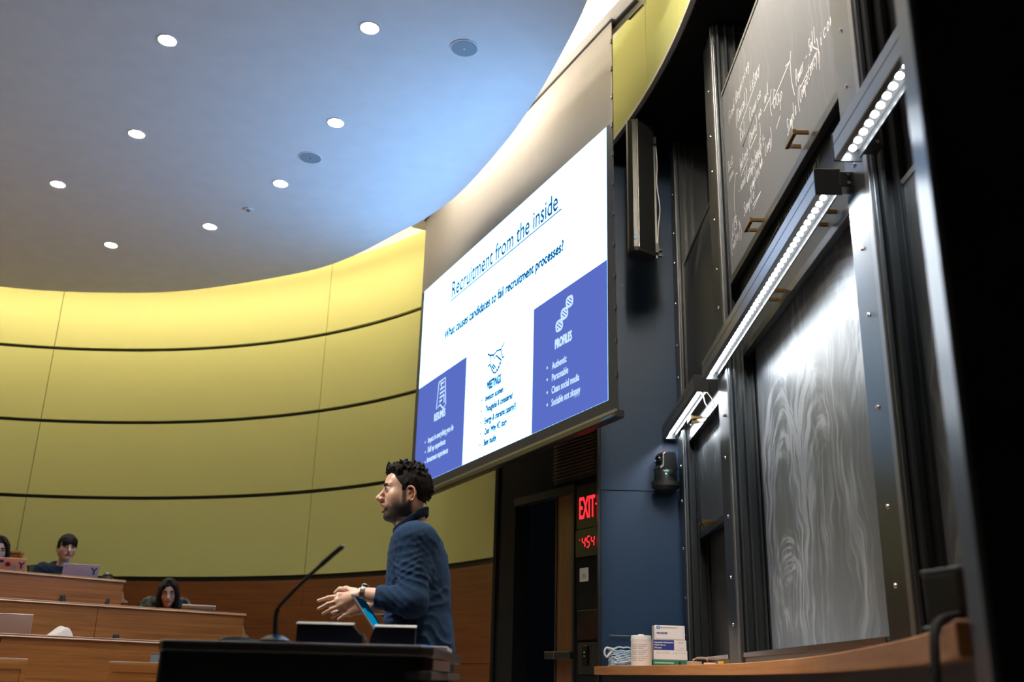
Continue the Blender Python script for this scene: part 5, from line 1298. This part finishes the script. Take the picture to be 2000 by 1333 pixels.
def frame(fwd, pitch=0.0, roll=0.0):
    # columns: forward, left, up; pitch > 0 looks down
    f = np.array([fwd[0], fwd[1], 0.0]); f /= np.linalg.norm(f); l = np.cross([0, 0, 1.0], f); u = np.array([0, 0, 1.0])
    f2 = f * math.cos(pitch) - u * math.sin(pitch); u2 = u * math.cos(pitch) + f * math.sin(pitch)
    l2 = l * math.cos(roll) + u2 * math.sin(roll); u3 = u2 * math.cos(roll) - l * math.sin(roll)
    return np.column_stack([f2, l2, u3])
def add_head(F, o, R, s=1.0, w=1.0, mouth_open=0.0, jaw=1.0, nose=1.0):
    P = lambda x, y, z: o + s * (R @ np.array([x, y * w, z]))
    E = lambda c, r, k=.01, mode='+': F.ell(P(*c), np.array(r) * s * np.array([1, w, 1]), R, k * s, mode)
    C = lambda a, b, ra, rb, k=.01, mode='+': F.cone(P(*a), P(*b), ra * s, rb * s, k * s, mode)
    mo = mouth_open
    E((0.000, 0, .022), (.092, .074, .088)); E((.046, 0, .030), (.052, .060, .056), .02)
    E((.040, 0, -.040), (.052, .057, .070), .03)
    for y in (1, -1):
        C((-.004, y * .055, -.060), (.070, y * .016, -.100 - mo * .5), .016 * jaw, .015 * jaw, .03)
        C((-.006, y * .060, -.020), (-.004, y * .055, -.060), .016, .015, .03)
        E((.062, y * .042, -.030), (.020, .020, .020), .03); E((.030, y * .043, -.042), (.036, .0185, .036), .03)
        C((.090, y * .010, .020), (.077, y * .046, .020), .009, .008, .014)
    E((.078, 0, -.102 - mo * .6), (.019, .020, .016), .02)
    for y in (1, -1): E((.098, y * .033, -.001), (.016, .018, .0125), .014, '-')
    C((.094, 0, .006), (.120, 0, -.031), .0085 * nose, .0115 * nose, .014); E((.123, 0, -.034), (.0115, .011, .0105), .008)
    for y in (1, -1): E((.109, y * .0125, -.038), (.0115, .0085, .0085), .006)
    C((.110, 0, -.044), (.103, 0, -.056), .008, .008, .01)
    E((.083, 0, -.064), (.023, .030, .020), .015)
    for y in (1, -1):
        C((.1055, 0, -.0605), (.092, y * .023, -.0665), .0062, .004, .005)
        C((.101, 0, -.074 - mo), (.090, y * .021, -.0690 - mo * .4), .0065, .0045, .005)
    if mo > 0: E((.106, 0, -.068 - mo * .45), (.024, .017, .0035 + mo * .42), .003, '-')
    else: C((.108, -.016, -.0675), (.108, .016, -.0675), .0016, .0016, .003, '-')
    for y in (1, -1):      # lids
        for (z0, z1, z2, r) in ((.002, .0085, .001, .0036), (-.004, -.0085, -.004, .0030)):
            C((.0915, y * .018, z0), (.0935, y * .031, z1), r, r, .004); C((.0935, y * .031, z1), (.083, y * .046, z2), r, r, .004)
    for y in (1, -1):      # ears
        cc = np.array([-.012, y * .0745, -.020]); pts = []
        for t in np.linspace(-2.2, 2.6, 14):
            a, b = math.cos(t), math.sin(t)
            pts.append(P(cc[0] - .018 * a * (1 if b > -.3 else .75) - .006 * b * -1 * .8, cc[1] + y * (.006 + .006 * a), cc[2] + .030 * b))
        for i in range(13): F.cone(pts[i], pts[i + 1], .0045 * s, .0045 * s, .003 * s)
        E((cc[0] - .002, y * .073, cc[2]), (.015, .006, .025), .004); E((cc[0] + .004, y * .076, -.046), (.008, .0055, .009), .006)
        E((cc[0] + .003, y * .083, cc[2] - .004), (.0075, .006, .011), .003, '-')
    return P
def eyes_for(P, R, parent, s=1.0, w=1.0, look=(0, 0), lidded=False):
    for y in (1, -1):
        c = P(.0835, y * .0325, 0.0005)
        e = MB().ball(c, .0122 * s, 18).build('eye', M['eyewhite'], parent, smooth=True)
        g = R @ np.array([1.0, look[0], look[1]]); g /= np.linalg.norm(g)
        MB().ball(c + (g + R @ np.array([0, y * .22, 0])) * .0083 * s, .0064 * s, 14).build('iris', M['iris'], e, smooth=True)
        b = MB(); pts = catmull([P(.0985, y * .012, .0175), P(.0975, y * .028, .0225), P(.081, y * .050, .0180)], 5)
        b.tube(pts, [.0032 * s] + [.0056 * s] * (len(pts) - 3) + [.0042 * s, .0022 * s], 8).build('eyebrow', M['brow'], parent, smooth=True)
        MB().tube(catmull([P(.0945, y * .0175, .0035), P(.0978, y * .031, .0092), P(.0868, y * .0475, .0012)], 5), .0013 * s, 6).build('eyelash', M['brow'], parent, smooth=True)
def face_tone(v, o, R, s, w, base, lip, beard=0.0, mo=0.0):
    q = (v - o) @ R / s; q[:, 1] /= w
    c = np.tile(np.array(base), (len(v), 1)); x, y, z = q[:, 0], q[:, 1], q[:, 2]
    head = (np.abs(x) < .16) & (np.abs(y) < .12) & (z > -.16) & (z < .15)
    S = lambda t: np.clip(t, 0, 1) ** 2 * (3 - 2 * np.clip(t, 0, 1))
    red = S(1 - np.sqrt((x - .118) ** 2 + y ** 2 + (z + .034) ** 2) / .02) + .8 * S(1 - np.sqrt((x - .07) ** 2 + (np.abs(y) - .045) ** 2 + (z + .03) ** 2) / .03) + S((np.abs(y) - .074) / .006) * (x < .02)
    c = c * (1 - .25 * red[:, None] * head[:, None] * np.array([0.0, .8, .9]))
    if beard:
        line = -.031 - .28 * np.clip(x, 0, .1)                       # cheek line from the sideburn to the mouth corner
        grain = .010 * np.sin(x * 900 + 3 * np.sin(z * 700)) * np.sin(z * 820 + 2 * np.sin(y * 600))
        m = S((line + grain - z) / .030) * S((x + .022 + .10 * np.clip(-z - .05, 0, 1)) / .016) * S((z + .132 + mo) / .018)
        mou = S(1 - np.abs(z + .0545) / .010) * S((x - .086) / .008) * S((.034 - np.abs(y)) / .008)
        m = np.maximum(m, S((.0150 - np.abs(x - .016)) / .010) * S((.006 - z) / .010) * S((z + .09) / .02) * (np.abs(y) > .04))
        m = np.clip(np.maximum(m, mou), 0, 1) * head * beard
        c = c * (1 - m[:, None]) + np.array([.024, .017, .015]) * m[:, None]
    lp = np.minimum(np.abs(z + .0635), np.abs(z + .0745 + mo)); lm = S((.0085 - lp) / .004) * S((x - .0885) / .005) * S((.027 - np.abs(y)) / .006) * head
    c = c * (1 - lm[:, None]) + np.array(lip) * lm[:, None]
    if mo: 
        im = S((.0175 - np.abs(y)) / .004) * S((.101 - x) / .004) * S((x - .06) / .01) * S(1 - np.abs(z + .068 + mo * .45) / (mo * .5 + .002)) * head
        c = c * (1 - im[:, None]) + np.array([.06, .012, .010]) * im[:, None]
    return c
def ax(*segs):
    out = []
    for a, b, d in segs: out += list(np.arange(a, b, d))
    return np.array(out)

# ------------------------------------------------------------------ the lecturer
Hy = math.radians(7)
HR = frame((-math.cos(Hy), -math.sin(Hy)), 0.0)
HO = np.array(at(797, 961, 4.2))
man = empty('person', (HO[0] + .06, 4.2, 0.0), 'standing man with short dark hair in a navy sweater gesturing behind the lectern', 'person')
F = Field(ax((-.83, -.46, .003), (-.46, -.12, .0035)), ax((3.92, 4.02, .003), (4.02, 4.5, .0045)), ax((-.01, .92, .014), (.92, 1.04, .007), (1.04, 1.27, .0028), (1.27, 1.42, .006), (1.42, 1.76, .0026)))
MO = .014
HP = add_head(F, HO, HR, 1.0, 1.0, MO)
neck0, neck1 = HO + HR @ np.array([-.012, 0, -.065]), HO + np.array([.045, 0.0, -.205])
F.cone(neck0, neck1, .053, .060, .03)
F.cone(HO + HR @ np.array([.030, 0, -.085]), HO + np.array([.02, 0, -.19]), .036, .05, .03)
# trunk, legs
def pxrow(y, xf, xb, Y=4.2):
    a, b = at(xf, y, Y), at(xb, y, Y); return (a[2] + b[2]) / 2, (a[0] + b[0]) / 2, abs(b[0] - a[0]) / 2
rows = [(1027, 786, 838, .085), (1040, 772, 853, .150), (1056, 764, 864, .185), (1085, 758, 874, .190), (1120, 755, 879, .182), (1160, 752, 881, .172), (1200, 749, 883, .166), (1240, 749, 887, .170), (1268, 751, 890, .174), (1292, 754, 889, .172)]
TR = [(*pxrow(y, a, b)[:2], 4.2, pxrow(y, a, b)[2], r) for y, a, b, r in rows]
F.stack([(z, x, y, rx - .022, ry - .022) for z, x, y, rx, ry in TR], .03)
hip = np.array([TR[-1][1], 4.2, .93])
for sgn in (-1, 1):
    h = hip + [0.0, sgn * .092, -.02]; kn = np.array([hip[0] - .01, 4.2 + sgn * .105, .49]); an = np.array([hip[0] + .03, 4.2 + sgn * .11, .09])
    F.cone(h, kn, .082, .054, .03); F.cone(kn, an, .054, .038, .03); F.cone(an + [0, 0, -.03], an + [-.14, 0, -.055], .036, .028, .02)
# near (left) arm and hand
sh_n, el_n, wr_n = at(808, 1056, 4.045), at(805, 1176, 3.985), at(708, 1161, 4.02)
F.cone(sh_n, el_n, .058, .044, .03); F.cone(el_n, wr_n, .043, .0265, .02)
def hand(wr, mcp, pip, tip, thumb, nrm, palm_r=.013, fr=.0082):
    # wr: wrist; mcp/pip/tip: four fingers each from index to little; thumb: chain of three
    n = np.array(nrm, float)
    for i, m in enumerate(mcp):
        F.cone(wr, m, .0175 if i in (1, 2) else .016, palm_r - .0008 * i, .012)
    for i in range(3): F.cone(mcp[i], mcp[i + 1], palm_r * .9, palm_r * .9, .01)
    for i in range(4):
        r = fr * (1.0, 1.03, .97, .86)[i]
        F.cone(mcp[i], pip[i], r * 1.14, r * 1.0, .0045); F.cone(pip[i], tip[i], r * 1.0, r * .80, .0025)
        F.ell(mcp[i] + n * .0045, (.0088, .0088, .0088), None, .006); F.ell(pip[i] + n * .001, (r * 1.06,) * 3, None, .003)
    F.chain([wr * .55 + thumb[0] * .45, *thumb], [.016, .0125, .0098, .0082], .008)
A = lambda *p: np.array(at(*p))
mcp = [A(662, 1165, 4.012), A(660, 1175, 4.0), A(664, 1184, 3.997), A(671, 1192, 4.003)]
pip = [A(641, 1168.5, 4.008), A(640, 1181, 3.992), A(647, 1191, 3.99), A(659, 1199, 4.0)]
tip = [A(622, 1174, 4.02), A(622.5, 1190, 4.0), A(631, 1199, 4.0), A(648.5, 1207, 4.01)]
hand(wr_n, mcp, pip, tip, [A(676, 1152, 4.045), A(664, 1152, 4.06), A(655, 1158.5, 4.07)], (.1, -.95, .25))
# far (right) arm and hand: palm turned up to the lens, below and behind the near hand
sh_f, el_f, wr_f = at(812, 1056, 4.36), at(800, 1180, 4.40), at(718, 1189, 4.16)
F.cone(sh_f, el_f, .058, .044, .03); F.cone(el_f, wr_f, .043, .027, .02)
mcp = [A(681, 1178, 4.09), A(679, 1186, 4.075), A(680, 1193, 4.07), A(683, 1199, 4.068)]
pip = [A(660, 1179, 4.085), A(659, 1187, 4.066), A(662, 1194.5, 4.062), A(671, 1203.5, 4.062)]
tip = [A(643.5, 1184, 4.08), A(645, 1190, 4.062), A(649, 1197.5, 4.06), A(660.5, 1210.5, 4.062)]
hand(wr_f, mcp, pip, tip, [A(700, 1178, 4.10), A(690, 1172, 4.11), A(682, 1170, 4.115)], (.0, .9, .1))
v, f = F.mesh()
base = (.66, .40, .28)
c = face_tone(v, HO, HR, 1.0, 1.0, base, (.50, .17, .15), .96, MO)
body = mesh_obj('body', v, f, M['skin'], man, c)
eyes_for(HP, HR, man, look=(.0, -.08))
# teeth inside the open mouth
MB().tube([HP(.088, -.014, -.0665), HP(.097, 0, -.0665), HP(.088, .014, -.0665)], .0028, 8).build('teeth', M['tooth'], man, smooth=True)
# fingernails are part of the relief; the watch on the near wrist is a part of its own
wd = (el_n - wr_n) / np.linalg.norm(el_n - wr_n); wc = wr_n + wd * .004
b1 = np.cross(wd, [0, 0, 1.0]); b1 /= np.linalg.norm(b1); b2 = np.cross(wd, b1)
wt = None
n = 22; m = MB()
for k in range(n):
    a = 2 * math.pi * k / n; p = wc + (b1 * math.cos(a) + b2 * math.sin(a)) * .0300
    e1 = -b1 * math.sin(a) + b2 * math.cos(a); e3 = np.cross(wd, e1)
    m.obox(p, (.0165, .0080, .0036), np.column_stack([wd, e1, e3]))
wt = m.build('wristwatch', M['steel'], man, bevel=0.0006); wt['label'] = 'steel bracelet wristwatch on the left wrist'
p = wc + (b1 * -.25 + b2 * -.97) * .0325
zz = (b1 * -.25 + b2 * -.97); xx = wd; yy = np.cross(zz, xx)
MB().lathe([(.017, -.003), (.018, .002), (.0165, .004)], p, 24, np.column_stack([xx, yy, zz])).build('watch_case', M['steel'], wt, smooth=True)
MB().lathe([(.0145, .004), (.0145, .0046)], p, 24, np.column_stack([xx, yy, zz])).build('watch_dial', M['indigo'], wt)

# sweater
G = Field(ax((-.62, -.12, .0042)), ax((3.90, 4.52, .0050)), ax((.86, 1.55, .0045)))
G.stack(TR[:-1] + [(TR[-1][0], TR[-1][1], 4.2, TR[-1][3] - .004, TR[-1][4])], .03, 2.2)
for a, b, cuff, sY in ((sh_n, el_n, at(735, 1167, 4.005), -1), (sh_f, el_f, at(752, 1184, 4.27), 1)):
    G.cone(a + [0.004, 0, .0], b, .069, .062, .035); G.cone(b, cuff, .062, .0475, .025)
    G.ell(a + np.array([.012, -.02 * sY, .008]), (.075, .075, .060), None, .05)
    d = (cuff - b) / np.linalg.norm(cuff - b)
    # open, hollow cuff
    sl = G.win(cuff - .09, cuff + .09); X, Y, Z = G.grid(sl)
    ql = (X - cuff[0]) * d[0] + (Y - cuff[1]) * d[1] + (Z - cuff[2]) * d[2]
    rr = np.sqrt(np.maximum((X - cuff[0]) ** 2 + (Y - cuff[1]) ** 2 + (Z - cuff[2]) ** 2 - ql ** 2, 0))
    cut = np.maximum(-ql, rr - .085); G.F[sl] = np.maximum(G.F[sl], -cut.astype(np.float32))
# neck opening
G.cone(HO + HR @ np.array([-.0, 0, -.08]), HO + np.array([.026, 0, -.172]), .070, .062, .008, '-')
# folds: soft ridges that gather at the elbow, the armhole and the waist
X, Y, Z = np.meshgrid(*G.ax, indexing='ij', sparse=True)
def env(c, r): return np.exp(-((X - c[0]) ** 2 + (Y - c[1]) ** 2 + (Z - c[2]) ** 2) / (r * r))
sw = lambda d, wl, ph, wob: np.sin((X * d[0] + Y * d[1] + Z * d[2]) * (2 * math.pi / wl) + ph + wob)
wob1 = 1.3 * np.sin(X * 31 + Z * 17) + .8 * np.sin(Z * 47 - Y * 29); wob2 = 1.1 * np.sin(Z * 23 - X * 41) + .9 * np.sin(Y * 37 + Z * 13)
ridge = lambda t: 1 - 2 * np.abs(np.clip(t, -1, 1)) ** .8
nr = np.where(Y < 4.19, 1.0, .6)
D = env(at(790, 1150, 3.98), .115) * ridge(sw((.50, 0, .86), .052, .3, wob1)) * .0050
D = D + env(at(800, 1105, 3.98), .11) * ridge(sw((-.35, 0, .93), .060, 1.2, wob2)) * .0026
D = D + env(at(770, 1175, 3.98), .075) * ridge(sw((.92, 0, .38), .040, .0, wob1)) * .0024
D = D + env(at(822, 1062, 4.03), .09) * ridge(sw((.8, .2, .55), .050, .6, wob2)) * .0024
D = D + env(at(775, 1215, 4.1), .13) * ridge(sw((.72, .2, -.66), .075, .5, wob1)) * .0034
D = D + env(at(850, 1225, 4.08), .18) * ridge(sw((.25, .1, .95), .11, 1.0, wob2)) * .0050
D = D + env(at(860, 1120, 4.10), .16) * ridge(sw((.95, .2, .25), .12, .2, wob1)) * .0024
D = D + .0012 * np.sin(X * 90 + wob2 * 2) * np.sin(Z * 80 + wob1 * 2)
D = D * (.35 + .9 * np.clip(.5 + .6 * np.sin(X * 13 + 1.7 * np.sin(Z * 11)) * np.sin(Z * 17 + Y * 9), 0, 1))
G.F -= D.astype(np.float32)
v, f = G.mesh(); sweater = mesh_obj('sweater', v, f, M['sweater'], man)
# cuff hems, shoulder seam, collar
for cuff, b in ((at(735, 1167, 4.005), el_n),):
    pass
K = Field(ax((-.52, -.26, .0030)), ax((4.07, 4.33, .0034)), ax((1.36, 1.58, .0030)))
ring = []
for k in range(28):
    a = 2 * math.pi * k / 28
    ca, sa = math.cos(a), math.sin(a)
    base_ = HO + np.array([.020 - .066 * ca, -.066 * sa, -.128 - .040 * ca * 1.0 + .004])
    ring.append(base_)
for k in range(28):
    a, b = ring[k], ring[(k + 1) % 28]; bk = .5 - .5 * math.cos(2 * math.pi * (k + .5) / 28)      # 1 at the nape
    for h in (0.0, .011, .022): 
        K.cone(a + [0, 0, h * (.6 + .6 * bk) - .012], b + [0, 0, h * (.6 + .6 * bk) - .012], .0062, .0062, .006)
v, f = K.mesh(); mesh_obj('collar', v, f, M['collar'], man)
seam = catmull([A(818, 1017, 4.115), A(819, 1030, 4.075), A(822, 1036, 4.05)], 6)
# trousers and shoes
T = Field(ax((-.46, -.08, .009)), ax((3.96, 4.44, .009)), ax((.02, 1.0, .012)))
T.stack([(.965, hip[0], 4.2, .128, .168), (.90, hip[0] + .004, 4.2, .135, .176), (.82, hip[0] + .004, 4.2, .128, .18)], .03, 2.3)
for sgn in (-1, 1):
    h = hip + [0.0, sgn * .092, -.05]; kn = np.array([hip[0] - .01, 4.2 + sgn * .105, .49]); an = np.array([hip[0] + .03, 4.2 + sgn * .11, .07])
    T.cone(h, kn, .098, .070, .03); T.cone(kn, an, .070, .060, .03)
v, f = T.mesh(); mesh_obj('trousers', v, f, M['jeans'], man)
for sgn in (-1, 1):
    an = np.array([hip[0] + .03, 4.2 + sgn * .11, .0]); Q = Field(ax((an[0] - .26, an[0] + .12, .006)), ax((an[1] - .09, an[1] + .09, .006)), ax((-.03, .16, .006)))
    Q.cone(an + [.02, 0, .055], an + [-.13, 0, .040], .050, .040, .02); Q.cone(an + [-.13, 0, .040], an + [-.18, 0, .034], .040, .030, .02); Q.cone(an + [.01, 0, .06], an + [.015, 0, .11], .045, .045, .02)
    q = Q.ax[2][None, None, :]; Q.F = np.maximum(Q.F, (.001 - q).astype(np.float32) + 0 * Q.F)
    v, f = Q.mesh(); mesh_obj('shoe', v, f, M['black'], man)
# hair: close cap, sideburn, and tousled swept-up clumps on top
Hh = Field(ax((HO[0] - .16, HO[0] + .15, .0023)), ax((4.06, 4.34, .0028)), ax((HO[2] - .11, HO[2] + .16, .0023)))
Hh.ell(HP(-.006, 0, .026), (.1005, .0825, .0935), HR, .01)
X, Y, Z = np.meshgrid(*Hh.ax, indexing='ij', sparse=True)
q = [(X - HO[0]) * HR[0, i] + (Y - HO[1]) * HR[1, i] + (Z - HO[2]) * HR[2, i] for i in range(3)]
x_, y_, z_ = q
smax = lambda a, b, k=.006: np.maximum(a, b) + np.maximum(k - np.abs(a - b), 0) ** 2 / (4 * k)
rA_ = -(z_ - .060 + .10 * np.clip(.05 - x_, 0, .05) * 2)
rB_ = smax(x_ - .029 - .85 * np.clip(z_ - .014, 0, .06), -(z_ + .004)); rC_ = smax(x_ + .034 + .12 * np.clip(-z_ - .02, 0, 1), -(z_ + .106)); rD_ = smax(np.abs(x_ - .0185) - .0105, -(z_ + .040 + .3 * (x_ - .019)))
reg = np.minimum(np.minimum(rA_, rB_), np.minimum(rC_, rD_))
Hh.F = smax(Hh.F, reg.astype(np.float32)).astype(np.float32)
rng = random.Random(11)
for k in range(210):
    a = rng.uniform(-.075, .088); b = rng.uniform(-.066, .066)
    e = 1 - (a / .104) ** 2 - (b / .083) ** 2
    if e < .02: continue
    zz_ = .026 + .090 * math.sqrt(e)
    if zz_ < .058: continue
    p = np.array([a, b, zz_ - .002]); fr = max(0, min(1, (a + .02) / .10))
    d = np.array([rng.uniform(-.3, .5) + .55 * fr, rng.uniform(-.6, .6) + b * 4, .55 + .55 * fr + rng.uniform(-.15, .25)]); d /= np.linalg.norm(d)
    L_ = rng.uniform(.012, .022) + .012 * fr; r0_ = rng.uniform(.0055, .0090)
    m_ = p + d * L_ * .6; d2 = d + np.array([rng.uniform(-.7, .2) - .25, rng.uniform(-.4, .4), -.35]); d2 /= np.linalg.norm(d2)
    Hh.chain([HP(*p), HP(*m_), HP(*(m_ + d2 * L_ * .55))], [r0_, r0_ * .85, r0_ * .35], .005)
for k in range(170):     # short strands on the sides and back
    th = rng.uniform(-2.7, 2.7); zz_ = rng.uniform(-.07, .075)
    dirv = np.array([-math.cos(th), math.sin(th), 0]); e = math.sqrt(max(.05, 1 - ((zz_ - .026) / .0935) ** 2))
    p = np.array([-.006 + dirv[0] * .0995 * e, dirv[1] * .0815 * e, zz_])
    if p[0] > .02 or (p[0] > -.038 and zz_ < .006) : continue
    d = np.array([-.25, 0, -.9]) + dirv * .35 + np.array([0, rng.uniform(-.3, .3), 0]); d /= np.linalg.norm(d)
    Hh.chain([HP(*p), HP(*(p + d * .014))], [.0036, .0012], .004)
v, f = Hh.mesh(); mesh_obj('hair', v, f, M['hair'], man)

# ------------------------------------------------------------------ the listeners in the rows
def listener(label, O, fwd, pitch, roll, zseat, top, hair, s=1.0, w=1.0, base=(.52, .32, .24), lean=.10, desk=None, hood=False, chair_label=None, shrug=0.0):
    O = np.array(O, float); R = frame(fwd, pitch, roll); fw = np.array([fwd[0], fwd[1], 0.0]); fw /= np.linalg.norm(fw); lf = np.cross([0, 0, 1.0], fw)
    hipc = np.array([O[0], O[1], zseat + .10]) - fw * (lean + .06)
    t = empty('person', (hipc[0], hipc[1], zseat), label, 'person')
    chest = O - np.array([0, 0, .33 * s]) - fw * lean * .55; neck = O - np.array([0, 0, .20 * s]) - fw * (.035 + lean * .25)
    lo = np.minimum(O, hipc) - .5; hi = np.maximum(O, hipc) + .5
    F = Field(ax((lo[0], O[0] - .13, .012), (O[0] - .13, O[0] + .13, .0045), (O[0] + .13, hi[0], .012)), ax((lo[1], O[1] - .13, .012), (O[1] - .13, O[1] + .13, .0045), (O[1] + .13, hi[1], .012)),
              ax((zseat - .52, O[2] - .14, .013), (O[2] - .14, O[2] + .15, .0045)))
    P = add_head(F, O, R, s, w, 0.0)
    F.cone(O + R @ np.array([-.012, 0, -.06]) * s, neck, .047 * s, .052 * s, .03)
    F.cone(neck - [0, 0, .05], chest, .08, .12, .05); F.cone(chest, hipc, .115, .12, .05)
    shs = [neck + lf * q * (.165 - shrug * .2) * s - np.array([0, 0, .055 - shrug]) for q in (1, -1)]
    zd = desk if desk else zseat + .28
    arms = []
    for q, sh in zip((1, -1), shs):
        el = np.array([*(sh + lf * q * .05 + fw * .02)[:2], zd - .03]); wr = np.array([*(O + fw * (-.02) + lf * q * .09)[:2], zd - .12])
        F.cone(sh, el, .046, .038, .03); F.cone(el, wr, .036, .025, .02); arms.append((sh, el, wr))
        hd = (wr - el) / np.linalg.norm(wr - el)
        for j in range(4):
            b = wr + hd * .075 + lf * q * (-.027 + .018 * j); F.cone(wr, b, .016, .011, .01); F.cone(b, b + hd * .05 + np.array([0, 0, -.012]), .009, .007, .004)
        F.cone(wr, wr + hd * .05 - lf * q * .045, .014, .009, .008)
    for q in (1, -1):
        kn = hipc + fw * .36 + lf * q * .11 + np.array([0, 0, -.03]); ft = np.array([kn[0] + fw[0] * .02, kn[1] + fw[1] * .02, zseat - .40])
        F.cone(hipc + lf * q * .08, kn, .082, .058, .03); F.cone(kn, ft, .055, .038, .03); F.cone(ft, ft + fw * .14 + np.array([0, 0, -.02]), .036, .030, .02)
    v, f = F.mesh(); mesh_obj('body', v, f, M['skin'], t, face_tone(v, O, R, s, w, base, (.40, .17, .15)))
    eyes_for(P, R, t, s, w, look=(0, -.5))
    G = Field(ax((lo[0], hi[0], .0095)), ax((lo[1], hi[1], .0095)), ax((zseat - .06, O[2] + .0, .0095)))
    G.cone(neck - [0, 0, .04], chest, .095, .150, .06); G.cone(chest, hipc, .148, .150, .05)
    for (sh, el, wr), q in zip(arms, (1, -1)):
        G.ell(sh, (.075, .075, .065), None, .05); G.cone(sh, el, .066, .056, .04); G.cone(el, el + (wr - el) * .88, .054, .042, .03)
    if hood:
        for k in range(14):
            a, b = 2 * math.pi * k / 14, 2 * math.pi * (k + 1) / 14
            h = lambda a: neck + fw * (.075 * math.cos(a) - .01) + lf * .088 * math.sin(a) + np.array([0, 0, .012 - .035 * math.cos(a)])
            G.cone(h(a), h(b), .030, .030, .015)
        G.ell(neck - fw * .09 + np.array([0, 0, -.02]), (.07, .10, .06), None, .04)
    G.cone(O + R @ np.array([-.0, 0, -.07]) * s, neck - [0, 0, .01], .060 * s, .056 * s, .01, '-')
    X, Y, Z = np.meshgrid(*G.ax, indexing='ij', sparse=True)
    G.F += (.004 * np.sin(X * 60 + 2 * np.sin(Z * 40)) * np.sin(Z * 55 + 2 * np.sin(Y * 35))).astype(np.float32)
    v, f = G.mesh(); mesh_obj('jacket', v, f, M[top], t)
    L = Field(ax((lo[0] - .1, hi[0] + .1, .013)), ax((lo[1] - .1, hi[1] + .1, .013)), ax((zseat - .42, zseat + .22, .013)))
    for q in (1, -1):
        kn = hipc + fw * .36 + lf * q * .11 + np.array([0, 0, -.03]); ft = np.array([kn[0] + fw[0] * .02, kn[1] + fw[1] * .02, zseat - .38])
        L.cone(hipc + lf * q * .07, kn, .098, .072, .03); L.cone(kn, ft, .068, .055, .03)
    v, f = L.mesh(); mesh_obj('trousers', v, f, M['jeans'], t)
    # hair
    Hh = Field(ax((O[0] - .20, O[0] + .20, .0048)), ax((O[1] - .20, O[1] + .20, .0048)), ax((O[2] - (.34 if hair == 'long' else .14), O[2] + .16, .0048)))
    Hh.ell(P(-.006, 0, .026), np.array((.104, .088 * w, .101)) * s, R, .01)
    X, Y, Z = np.meshgrid(*Hh.ax, indexing='ij', sparse=True)
    x_, y_, z_ = [((X - O[0]) * R[0, i] + (Y - O[1]) * R[1, i] + (Z - O[2]) * R[2, i]) / s for i in range(3)]
    if hair == 'short':
        top_ = -(z_ - .034 - .02 * np.sin(y_ * 60)); side = smax(x_ - .036, -(z_ + .026)); back = smax(x_ + .03, -(z_ + .085))
        Hh.F = smax(Hh.F, (np.minimum(np.minimum(top_, side), back) * s).astype(np.float32)).astype(np.float32)
        for k in range(46):
            y0 = rng.uniform(-.062, .062); x0 = .035 + .055 * math.sqrt(max(0, 1 - (y0 / .075) ** 2)) ; z0 = rng.uniform(.060, .085)
            Hh.chain([P(x0 - .004, y0, z0), P(x0 + .010, y0 * 1.04, z0 - .028), P(x0 + .008, y0 * 1.05 + rng.uniform(-.006, .006), .026 + rng.uniform(-.008, .008) - abs(y0) * .3)], [.010 * s, .0075 * s, .003 * s], .004)
    else:
        top_ = -(z_ - .060 - .0 * x_ + .5 * np.abs(y_ - .012)); side = x_ - .050 + 0 * z_
        side = smax(side, -(z_ + .10))
        Hh.F = smax(Hh.F, (np.minimum(top_, side) * s).astype(np.float32)).astype(np.float32)
        for q in (1, -1):
            for k in range(14):
                x0 = -.075 + k * .0105; yy_ = q * (.080 - .25 * max(0, x0 - .02))
                Hh.chain([P(x0, yy_ * .9, .045), P(x0 + .006, yy_ * 1.08, -.03), P(x0 + .004, yy_ * 1.12 , -.11), P(x0 * .9, yy_ * (1.05 + .02 * (k % 3)), -.20 - .012 * (k % 4)), P(x0 * .8 + .005, yy_ * .98, -.27 - .02 * (k % 3))], [.017 * s, .016 * s, .015 * s, .013 * s, .006 * s], .012)
            for k in range(6):     # locks framing the face from the parting
                Hh.chain([P(.055 - k * .01, q * .012, .115 - .002 * k), P(.088 - k * .008, q * .045, .072), P(.080 - k * .006, q * .072, .01), P(.066 - k * .006, q * .080, -.08)], [.012 * s, .013 * s, .012 * s, .011 * s], .008)
        for k in range(11):
            yy_ = -.075 + k * .015
            Hh.chain([P(-.085, yy_, .0), P(-.098, yy_ * 1.1, -.10), P(-.085, yy_ * 1.1, -.25)], [.022 * s, .022 * s, .012 * s], .012)
    v, f = Hh.mesh(); mesh_obj('hair', v, f, M['longhair'], t)
    if chair_label:
        c = put(hipc[0] - fw[0] * .02, hipc[1] - fw[1] * .02, zseat - .47, chair_label, math.atan2(fw[1], fw[0]))
    return t
# man in the hoodie, top row
O = at(131, 1069, 9.42)
listener('seated young man with black fringe and dark blue hoodie behind the pinkish laptop', O, (.60, -.80), .12, 0.0, .90 + .47, 'hoodie', 'short', s=.98, base=(.56, .36, .27), hood=True, desk=1.65, lean=.17, shrug=.03,
         chair_label='dark chair under the seated man in the hoodie')
# woman in the mottled jacket, middle row
O = at(329, 1156, 8.86)
listener('woman with long black hair and mottled dark jacket leaning over the middle desk row', O, (.34, -.94), .30, 0.06, .60 + .44, 'camo', 'long', s=.93, w=.96, base=(.50, .33, .26), desk=1.35, lean=.30, shrug=.13,
         chair_label='dark chair under the woman in the mottled jacket')
# woman cut off by the left edge, top row
O = at(-3, 1073, 9.06)
listener('woman with long dark hair cut off by the left edge behind the orange laptop', O, (.50, -.86), .22, 0.0, .90 + .46, 'darktop', 'long', s=.97, w=.97, base=(.58, .40, .33), desk=1.65, lean=.17,
         chair_label='dark chair under the woman at the left edge')
